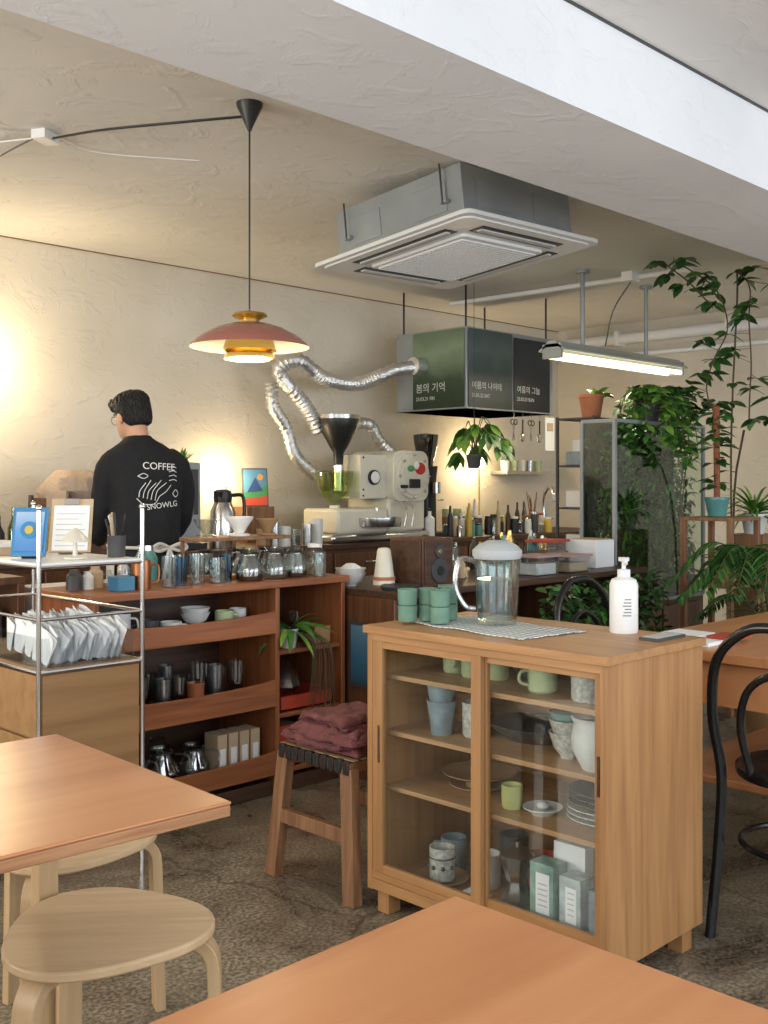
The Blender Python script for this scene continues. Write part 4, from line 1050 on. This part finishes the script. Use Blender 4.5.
# ------------------------------------------------------------------ terrarium, rack, plants on the right
e = empty('glass_terrarium', (0, 0, 0))
tx0, tx1, ty0, ty1, tz0, tz1 = 5.2, 6.22, 3.34, 3.56, .58, 1.64
b = B()
for x in (tx0, tx1):
    for y in (ty0, ty1): b.box(x-.010, x+.010, y-.010, y+.010, tz0, tz1, GALV)
for z in (tz0, tz1):
    for y in (ty0, ty1): b.box(tx0, tx1, y-.009, y+.009, z-.010, z+.010, GALV)
    for x in (tx0, tx1): b.box(x-.009, x+.009, ty0, ty1, z-.010, z+.010, GALV)
b.box(tx0, tx1, ty0, ty1, tz0, tz0+.015, BLACK)
b.finish('frame', e, keep=True)
b = B(); b.box(tx0, tx1, ty0-.003, ty0, tz0, tz1, GLASST); b.box(tx0-.003, tx0, ty0, ty1, tz0, tz1, GLASST); b.finish('panes', e, keep=True)
b = B(); b.box(tx0, tx1, ty1-.01, ty1, tz0, tz1, M('mossy_board', (.025, .04, .018), .9, bump=1, bscale=30, var=.6, vscale=15)); b.finish('moss_board', e, keep=True)
b = B(); b.box(tx0, tx1, ty0, ty1, .02, tz0-.012, DARKW)
for x in (5.22, 5.71): b.box(x, x+.47, ty0-.015, ty0, .06, tz0-.04, WALN)
b.finish('stand_cabinet', e, keep=True)
b = B(); b.box(tx0+.02, tx1-.02, ty0+.02, ty1-.02, tz0+.015, tz0+.12, SOIL)
for i in range(3600):
    x = U(tx0+.03, tx1-.04); y = U(ty0+.03, ty1-.05); z = tz0+.1+abs(RN.gauss(0, .48))
    if z > tz1-.06: z = U(tz0+.1, tz1-.06)
    b.leaf((x, y, z), (U(-1, 1), U(-1, .3)*.4, U(-.6, .8)), U(.03, .075), U(.012, .03), RN.choice([LEAFD, LEAF, LEAFO, LEAFO, LEAF, LEAFL]), .7, 3)
for i in range(30):
    x = U(tx0+.06, tx1-.06); y = U(ty0+.04, ty1-.04); b.tube([(x, y, tz0+.1), (x+U(-.1, .1), y, 1.1), (x+U(-.1, .1), y, 1.5)], .0035, STEMB, 4, 3)
b.finish('plants_inside', e, keep=True)

def pothos(b, c, n, spread, drop, mats, fy=-.2):
    c = Vector(c)
    for i in range(n):
        a = U(0, 6.28); r = spread*U(.4, 1); d = drop*U(.3, 1)
        p = [c, c+Vector((math.cos(a)*r*.5, math.sin(a)*r*.5+fy*.2, .06)), c+Vector((math.cos(a)*r, math.sin(a)*r+fy*.5, -d*.35)), c+Vector((math.cos(a)*r*1.05+U(-.05, .05), math.sin(a)*r+fy*.6, -d))]
        Q = catmull(p, 6); b.tube(Q, .003, STEM, 4, 1)
        for q in Q[2:]:
            for _ in range(2):
                an = U(0, 6.28); b.leaf(q, (math.cos(an), math.sin(an)-.3, U(-.5, .6)), U(.05, .10), U(.035, .055), RN.choice(mats), .7, 4)
b = B(); potted(b, 5.56, 3.74, 1.69, .08, .14, TERRA)
for i in range(16):
    a = U(0, 6.28); b.leaf((5.60+U(-.03, .05), 3.72, 1.82), (math.cos(a), math.sin(a), U(.4, 1.6)), U(.06, .11), .04, RN.choice([LEAF, LEAFL]), .8, 4)
b.finish('potted_succulent')
b = B(); potted(b, 5.72, 3.44, 1.652, .09, .14, DKGREY); pothos(b, (5.66, 3.44, 1.79), 20, .24, .5, [LEAF, LEAFL, LEAF, LEAFL])
for i in range(60):
    a = U(0, 6.28); b.leaf((5.66+U(-.12, .12), 3.42, 1.79), (math.cos(a), math.sin(a), U(.1, 1.0)), U(.07, .14), .05, RN.choice([LEAF, LEAFL]), .8, 4)
b.finish('potted_pothos')
b = B(); potted(b, 6.06, 3.45, 1.652, .09, .17, DKGREY); pothos(b, (6.03, 3.44, 1.82), 4, .14, .3, [LEAF, LEAFD])
b.finish('potted_pothos')

b = B()
rx0, rx1, ry0, ry1 = 5.40, 5.72, 3.62, 3.88
for x in (rx0, rx1):
    for y in (ry0, ry1): b.box(x-.008, x+.008, y-.008, y+.008, 0, 1.69, DKGREY)
for z in (.5, .85, 1.12, 1.38, 1.67): b.box(rx0, rx1, ry0, ry1, z, z+.012, DKGREY)
b.finish('metal_shelf_rack', bevel=.002)
b = B()
for z in (.863, 1.133, 1.393):
    for i in range(4):
        h = U(.08, .18); b.box(rx0+.03+.07*i, rx0+.085+.07*i, 3.70, 3.84, z, z+h, RN.choice([WHITE, PAPER, DKGREY, BLUEG, KRAFT]))
b.finish('boxes_on_shelf', bevel=.004)
b = B(); b.at(5.44, 3.66, 1.394, -.7, -.15); b.box(-.06, .06, -.005, .005, 0, .2, WHITE); b.box(-.05, .05, -.008, -.005, .01, .19, ACG); b.at(); b.finish('white_notice_card')

b = B()
sx, sy = 5.60, 2.90
for dx in (-.16, .16):
    for dy in (-.14, .14): b.box(sx+dx-.015, sx+dx+.015, sy+dy-.015, sy+dy+.015, 0, 1.07, TEAK)
for z in (.3, .7, 1.07): b.box(sx-.176, sx+.176, sy-.156, sy+.156, z, z+.02, TEAK)
b.finish('wooden_plant_stand', bevel=.002)
b = B(); potted(b, 5.60, 2.92, 1.092, .07, .11, TEALC); b.tube([(5.60, 2.92, 1.18), (5.59, 2.92, 1.72)], .018, M('coir_pole', (.28, .10, .05), .95, bump=.6, bscale=80), 12, 1)
for i in range(44):
    z = U(1.25, 1.75); a = U(0, 6.28); b.leaf((5.60+.02*math.cos(a), 2.92+.02*math.sin(a), z), (math.cos(a), math.sin(a), U(-.2, .6)), U(.07, .13), .055, RN.choice([LEAF, LEAFD]), .7, 4)
b.finish('potted_climber_on_pole')
b = B(); potted(b, 5.62, 2.88, .722, .08, .14, CTAN)
for i in range(30):
    a = U(0, 6.28); b.leaf((5.62, 2.88, .85), (math.cos(a), math.sin(a), U(.4, 2)), U(.12, .20), .018, RN.choice([LEAFL, LEAF]), 1.4, 6)
b.finish('potted_spider_plant')
b = B(); potted(b, 6.02, 2.90, .98, .08, .12, CWHITE); b.box(5.92, 6.12, 2.80, 3.0, .0, .98, TEAK)
for i in range(70):
    a = U(0, 6.28); b.leaf((6.02, 2.90, 1.09), (math.cos(a), math.sin(a), U(.3, 2.4)), U(.18, .36), .018, RN.choice([LEAFL, LEAF]), 1.4, 6)
b.finish('potted_grass_plant')

b = B()
def vine(pts, n=10, every=1):
    Q = catmull(pts, n); b.tube(Q, .0045, STEMB, 5, 1)
    for i, q in enumerate(Q):
        if i % every: continue
        an = U(0, 6.28); L0 = U(.04, .16)
        c = q+Vector((math.cos(an)*L0, math.sin(an)*L0, U(-.03, .06))); b.tube([q, c], .002, STEM, 4, 1)
        k = RN.choice([3, 4, 5])
        for j in range(k):
            bn = U(0, 6.28); b.leaf(c, (math.cos(bn), math.sin(bn), U(-.5, .4)), U(.07, .13), U(.045, .065), RN.choice([LEAFD, LEAF, LEAFD]), .5, 4)
vine([(5.68, 3.24, 2.60), (5.76, 3.16, 2.54), (5.85, 3.05, 2.42), (5.88, 3.0, 2.2), (5.80, 3.05, 2.0), (5.78, 3.08, 1.82), (5.85, 3.02, 1.6)], 6, 2)
vine([(6.10, 3.05, 2.58), (6.0, 2.92, 2.45), (5.95, 2.90, 2.25), (6.02, 2.92, 2.0), (5.96, 2.9, 1.8), (6.05, 2.95, 1.6)], 6, 2)
vine([(5.62, 3.26, 2.58), (5.66, 3.12, 2.45), (5.70, 3.0, 2.30)], 6, 2)
b.tube([(6.25, 3.15, 0.3), (6.2, 3.12, 1.2), (6.05, 2.98, 1.6)], .007, STEMB, 6, 3)
b.tube([(6.25, 3.15, 0.3), (6.28, 3.18, 1.5), (6.2, 3.1, 2.4), (6.1, 3.05, 2.58)], .006, STEMB, 6, 5)
potted(b, 6.25, 3.15, 0, .14, .3, TERRA)
b.finish('climbing_vine')

b = B(); px_, py_ = 4.88, 2.24
potted(b, px_, py_, 0, .17, .32, CTAN)
for i in range(15):
    a = i*2.4+U(-.2, .2); L0 = U(.34, .52); h = U(.40, .70)
    p0 = Vector((px_, py_, .30)); dx, dy = math.cos(a), math.sin(a)
    Q = catmull([p0, p0+Vector((dx*L0*.18, dy*L0*.18, h*.7)), p0+Vector((dx*L0*.6, dy*L0*.6, h)), p0+Vector((dx*L0*1.05, dy*L0*1.05, h*.72))], 8)
    b.tube(Q, [.006, .005, .003, .0015], STEM, 5, 1)
    for k, q in enumerate(Q[9:]):
        t = (Q[min(k+10, len(Q)-1)]-Q[k+8]).normalized(); sd = t.cross(Vector((0, 0, 1))).normalized()
        for s in (1, -1):
            b.leaf(q, t*.6+sd*s+Vector((0, 0, .15)), .20*(1-k/22), .016, RN.choice([LEAF, LEAFD, LEAFD]), .9, 4)
            b.leaf(q+t*.012, t*.7+sd*s+Vector((0, 0, .1)), .19*(1-k/22), .014, RN.choice([LEAF, LEAFD]), .9, 4)
b.finish('areca_palm')
b = B(); b.box(3.20, 3.42, 1.70, 1.95, .74, .752, PAPER); b.box(3.30, 3.42, 1.66, 1.76, .752, .762, REDC); b.box(3.24, 3.40, 1.78, 1.92, .752, .760, PAPER); b.finish('magazines')

# ------------------------------------------------------------------ person
PX, PY, PR = 2.74, 4.33, math.radians(-17)
person = empty('barista_person', (PX, PY, 0), PR)
def organic(b, name, vox, smooth=4, parent=person):
    o = b.finish(name, parent, keep=True, ang=180)
    r = o.modifiers.new('remesh', 'REMESH'); r.mode = 'VOXEL'; r.voxel_size = vox; r.use_smooth_shade = True
    s = o.modifiers.new('smooth', 'SMOOTH'); s.factor = .5; s.iterations = smooth
    return o
HXO = -.03
b = B()
b.loft([(0, 0, .965, .138, .11), (0, 0, .975, .160, .128), (0, 0, 1.0, .166, .13), (0, 0, 1.08, .162, .128), (0, .0, 1.18, .160, .125), (-.005, .0, 1.28, .166, .127), (-.01, .0, 1.36, .174, .12), (-.015, .005, 1.415, .166, .105), (-.022, .015, 1.455, .115, .085), (HXO, .03, 1.485, .07, .068), (HXO, .035, 1.503, .060, .060)], SWEAT, 32, 2.4)
for s in (1, -1):
    b.tube([(s*.11-.01, .0, 1.395), (s*.165-.008, .01, 1.35), (s*.190, .04, 1.24), (s*.198, .075, 1.13), (s*.19, .17, 1.04), (s*.150, .30, 1.005)], [.062, .064, .055, .052, .047, .038], SWEAT, 16, 5)
sweater = organic(b, 'sweatshirt', .010, 5)
tx = bpy.data.textures.new('folds', 'CLOUDS'); tx.noise_scale = .11
dm = sweater.modifiers.new('folds', 'DISPLACE'); dm.texture = tx; dm.strength = .02; dm.mid_level = .5
b = B()
b.loft([(0, 0, .80, .150, .12), (0, 0, .90, .155, .125), (0, 0, 1.0, .145, .11)], PANTS, 28, 2.3)
for s in (1, -1): b.tube([(s*.078, 0, .92), (s*.082, 0, .80), (s*.088, .01, .50), (s*.095, 0, .28), (s*.10, 0, .07)], [.085, .088, .068, .058, .052], PANTS, 16, 5)
organic(b, 'trousers', .014, 4)
b = B()
for s in (1, -1):
    b.tube([(s*.10, -.05, .045), (s*.105, .05, .05), (s*.11, .14, .035), (s*.11, .185, .03)], [.042, .05, .046, .03], BLACK, 14, 5); b.box(s*.105-.045, s*.105+.045, -.09, .20, 0, .018, WHITE)
b.finish('shoes', person, keep=True, bevel=.006)
b = B()
n = 14; vs = []; fs = []
for j, (z, k) in enumerate(((1.0, 1.0), (.92, 1.02), (.75, 1.05), (.55, 1.08))):
    for i in range(n+1):
        a = math.radians(-25+230*i/n); vs.append((.178*k*math.cos(a), .142*k*math.sin(a), z))
for j in range(3):
    for i in range(n): q = j*(n+1)+i; fs.append((q, q+1, q+n+2, q+n+1))
b.add(vs, fs, APRON)
b.tube([(-.18, 0, .99), (-.155, -.09, .985), (0, -.143, .98), (.155, -.09, .985), (.18, 0, .99)], .008, APRON, 6, 6)
for s in (1, -1):
    b.tube([(.07, -.15, .98), (.07+s*.05, -.165, 1.0), (.07+s*.08, -.16, .98), (.07+s*.05, -.16, .965), (.07, -.15, .98)], .008, APRON, 6, 5)
    b.tube([(.07, -.15, .98), (.07+s*.02, -.16, .90), (.07+s*.035, -.155, .80)], [.009, .007, .01], APRON, 6, 5)
o = b.finish('apron', person, keep=True); sm = o.modifiers.new('s', 'SOLIDIFY'); sm.thickness = .003
HM = Matrix.Translation((HXO-.008, .045, 1.495)) @ Matrix.Rotation(math.radians(20), 4, 'Z') @ Matrix.Rotation(math.radians(-14), 4, 'X')
b = B()
b.tube([(HXO, .02, 1.43), (HXO, .035, 1.50), (HXO-.004, .05, 1.56)], [.056, .052, .050], SKIN, 18, 4)
b.T = HM
b.loft([(0, .055, .005, .022, .018), (0, .05, .012, .036, .038), (0, .035, .035, .051, .058), (0, .018, .065, .062, .079), (0, .006, .10, .067, .088), (0, -.002, .14, .070, .090), (0, -.006, .175, .066, .084), (0, -.008, .200, .048, .064), (0, -.008, .208, .025, .035)], SKIN, 28)
b.tube([(0, .090, .125), (0, .100, .10), (0, .110, .08), (0, .094, .072)], [.008, .010, .014, .010], SKIN, 8, 4)
for s in (1, -1):
    b.lathe([(0, -.012), (.026, -.006), (.03, 0), (.024, .008), (0, .004)], SKIN, (s*.074, -.004, .092), 16, 'X', sx=.65, sy=1)
b.at()
organic(b, 'head_and_neck', .0055, 3)
b = B(); b.T = HM
for s in (1, -1):
    b.ball((s*.030, .078, .112), .011, WHITE, 12); b.ball((s*.030, .085, .112), .006, BLACK, 10)
    b.tube([(s*.014, .092, .132), (s*.032, .091, .138), (s*.048, .078, .132)], .0035, HAIR, 6, 4)
b.tube([(-.022, .090, .048), (0, .098, .05), (.022, .090, .048)], [.003, .006, .003], LIPS, 8, 4)
b.at(); b.finish('eyes_brows_mouth', person, keep=True)
b = B(); b.T = HM
for s in (1, -1):
    b.vring((s*.032, .098, .108), .020, .0014, BLACKG, 20); b.tube([(s*.052, .096, .112), (s*.068, .06, .114), (s*.076, .0, .110), (s*.076, -.02, .10)], .0014, BLACKG, 5, 4)
b.tube([(-.012, .100, .112), (0, .104, .115), (.012, .100, .112)], .0014, BLACKG, 5, 3)
b.at(); b.finish('glasses', person, keep=True)
HR = [(-.048, .045, .046, .036), (-.044, .058, .060, .048), (-.033, .080, .071, .066), (-.020, .11, .077, .082), (-.010, .132, .080, .092), (-.002, .150, .081, .099), (.0, .180, .079, .102), (-.002, .202, .066, .086), (-.004, .218, .045, .060), (-.004, .225, .018, .026)]
def hshell(z, a):
    for (c0, z0, rx0_, ry0_), (c1, z1, rx1_, ry1_) in zip(HR[:-1], HR[1:]):
        if z0 <= z <= z1:
            t = (z-z0)/(z1-z0); return Vector(((rx0_+(rx1_-rx0_)*t)*math.cos(a), c0+(c1-c0)*t+(ry0_+(ry1_-ry0_)*t)*math.sin(a), z))
    c, z_, rx_, ry_ = HR[0] if z < HR[0][1] else HR[-1]
    return Vector((rx_*math.cos(a), c+ry_*math.sin(a), z))
b = B(); b.T = HM
b.loft([(0, c, z, rx_, ry_) for c, z, rx_, ry_ in HR], HAIR, 30)
for s in (1, -1):
    b.tube([(s*.072, .026, .17), (s*.074, .022, .14), (s*.071, .018, .115)], [.012, .008, .004], HAIR, 8, 4)
    b.tube([(s*.060, .055, .175), (s*.064, .058, .155), (s*.064, .056, .138)], [.016, .013, .004], HAIR, 8, 4)
for i in range(420):
    a = U(0, 6.28); z = U(.055, .216)
    if math.sin(a) > .3 and z < .16: continue
    da = U(-.12, .12)
    p0 = hshell(min(.222, z+.02), a); p1 = hshell(z, a+da)*1.0; p2 = hshell(max(.046, z-.026), a+da*1.6)
    n1 = Vector((math.cos(a), math.sin(a), .1))
    b.tube([p0-n1*.001, p1+n1*.0015, p2+n1*.001], [.0035, .004, .0008], HAIR, 5, 3)
for i in range(18):
    x = -.064+.128*i/17; b.tube([(x*.8, .070, .204), (x, .096-abs(x)*.3, .180), (x*1.02+.003, .096-abs(x)*.4, .148+U(-.006, .006))], [.009, .009, .002], HAIR, 6, 4)
b.at(); b.finish('hair', person, keep=True, ang=180)
for s, nm in ((1, 'hand_right'), (-1, 'hand_left')):
    b = B()
    b.tube([(s*.152, .295, 1.005), (s*.125, .345, .995), (s*.095, .375, .985), (s*.066, .40, .98)], [.028, .026, .034, .026], SKIN, 12, 4)
    b.tube([(s*.075, .39, 1.005), (s*.068, .41, .98), (s*.068, .41, .955)], [.018, .02, .018], SKIN, 10, 3)
    for i, L0 in enumerate((1.15, 1.3, 1.2, .95)):
        z = 1.012-.021*i; pts = []
        for k, t in enumerate((-8, 18, 44, 68)):
            a = math.radians(t*L0*(.86 if s < 0 else 1)); rr = .062-.003*k
            pts.append((s*rr*math.cos(a), .42+rr*math.sin(a), z-.002*k))
        b.tube(pts, [.0095, .009, .0085, .006], SKIN, 8, 4)
    b.tube([(s*.085, .37, 1.01), (s*.062, .372, 1.018), (s*.040, .366, 1.016), (s*.02, .366, 1.008)], [.013, .011, .0095, .0065], SKIN, 8, 4)
    organic(b, nm, .0035, 2)
b = B(); b.lathe([(0, 0), (.046, 0), (.049, .02), (.047, .07), (.04, .11), (.042, .12), (.039, .12), (.044, .07), (.044, .01), (0, .008)], STEEL, (0, .42, .92), 24)
b.finish('milk_jug', person, keep=True)
def backM(x, z, rot=0):
    return Matrix.Translation((x, -.30, z)) @ Matrix.Rotation(math.pi/2, 4, 'X') @ Matrix.Rotation(rot, 4, 'Z')
text_mesh('print_coffee', 'COFFEE', .046, PRINT, backM(-.05, 1.345, -.05), person, 0.0, shrink=sweater)
text_mesh('print_name', 'SNOWLG', .036, PRINT, backM(-.03, 1.155, .12), person, 0.0, shrink=sweater)
b = B()
def pl(pts, r=.0018):
    b.tube([(x*1.02, 0, z*1.02) for x, z in pts], r, PRINT, 5, 5)
for i in range(5): pl([(-.05+.018*i, -.045-.004*i), (-.045+.02*i, -.015), (-.02+.024*i, .02+.012*(i % 2))])
pl([(-.06, -.05), (-.03, -.075), (.02, -.075), (.045, -.04)]); pl([(.045, -.04), (.075, -.02), (.10, .01)])
for i in range(4): pl([(.09+.0*i, .03+.02*i), (.115, .035+.02*i), (.13, .028+.02*i)])
pl([(.11, -.03), (.125, -.045), (.14, -.03), (.125, -.012), (.11, -.03)])
pl([(-.055, .05), (-.03, .062), (-.01, .05), (-.03, .04), (-.055, .05)])
o = b.finish('print_drawing', person, keep=True); o.location = (-.015, -.155, 1.26)
s = o.modifiers.new('wrap', 'SHRINKWRAP'); s.target = sweater; s.wrap_method = 'PROJECT'; s.use_project_y = True; s.use_project_z = False; s.use_negative_direction = True; s.use_positive_direction = True; s.offset = .0035

# ------------------------------------------------------------------ lights
def area(name, loc, rot, sx, sy, e, col):
    l = bpy.data.lights.new(name, 'AREA'); l.shape = 'RECTANGLE'; l.size = sx; l.size_y = sy; l.energy = e; l.color = col
    o = bpy.data.objects.new(name, l); o.location = loc; o.rotation_euler = rot; scene.collection.objects.link(o); return o
def point(name, loc, e, col, r):
    l = bpy.data.lights.new(name, 'POINT'); l.energy = e; l.color = col; l.shadow_soft_size = r
    o = bpy.data.objects.new(name, l); o.location = loc; scene.collection.objects.link(o); return o
area('window_daylight', (.7, Y0-.02, 1.55), (math.radians(90), 0, 0), 3.1, 1.5, 76, (.88, .94, 1))
area('window_daylight', (4.9, Y0-.02, 1.55), (math.radians(90), 0, 0), 3.3, 1.5, 84, (.88, .94, 1))
area('window_daylight', (X0-.02, .2, 1.55), (math.radians(90), 0, math.radians(-90)), 2.7, 1.5, 58, (.93, .97, 1))
area('window_daylight', (X0-.02, 3.7, 1.55), (math.radians(90), 0, math.radians(-90)), 2.1, 1.5, 100, (1, .93, .80))
point('pendant_bulb', (2.347, 3.03, 1.69), 9, (1, .80, .52), .06)
area('fluorescent_glow', (6.08, 3.88, 2.045), (0, 0, 0), 1.4, .12, 16, (1, .88, .66))
point('sconce_bulb', (2.46, 5.34, 1.93), 17, (1, .77, .46), .05)
wd = bpy.data.worlds.new('sky'); scene.world = wd; wd.use_nodes = True
bg = wd.node_tree.nodes['Background']; bg.inputs[0].default_value = (.85, .92, 1, 1); bg.inputs[1].default_value = 1.2

# ------------------------------------------------------------------ camera
cam = bpy.data.cameras.new('camera'); co = bpy.data.objects.new('camera', cam); scene.collection.objects.link(co)
co.location = (0, 0, 1.27); co.rotation_euler = (math.radians(90), 0, math.radians(-45))
cam.sensor_fit = 'VERTICAL'; cam.sensor_height = 36; cam.sensor_width = 27; cam.lens = 36*1059/1024; cam.shift_y = -27/1024
cam.clip_start = .02
scene.camera = co
scene.view_settings.view_transform = 'Standard'
scene.view_settings.look = 'None'
scene.view_settings.exposure = -.12
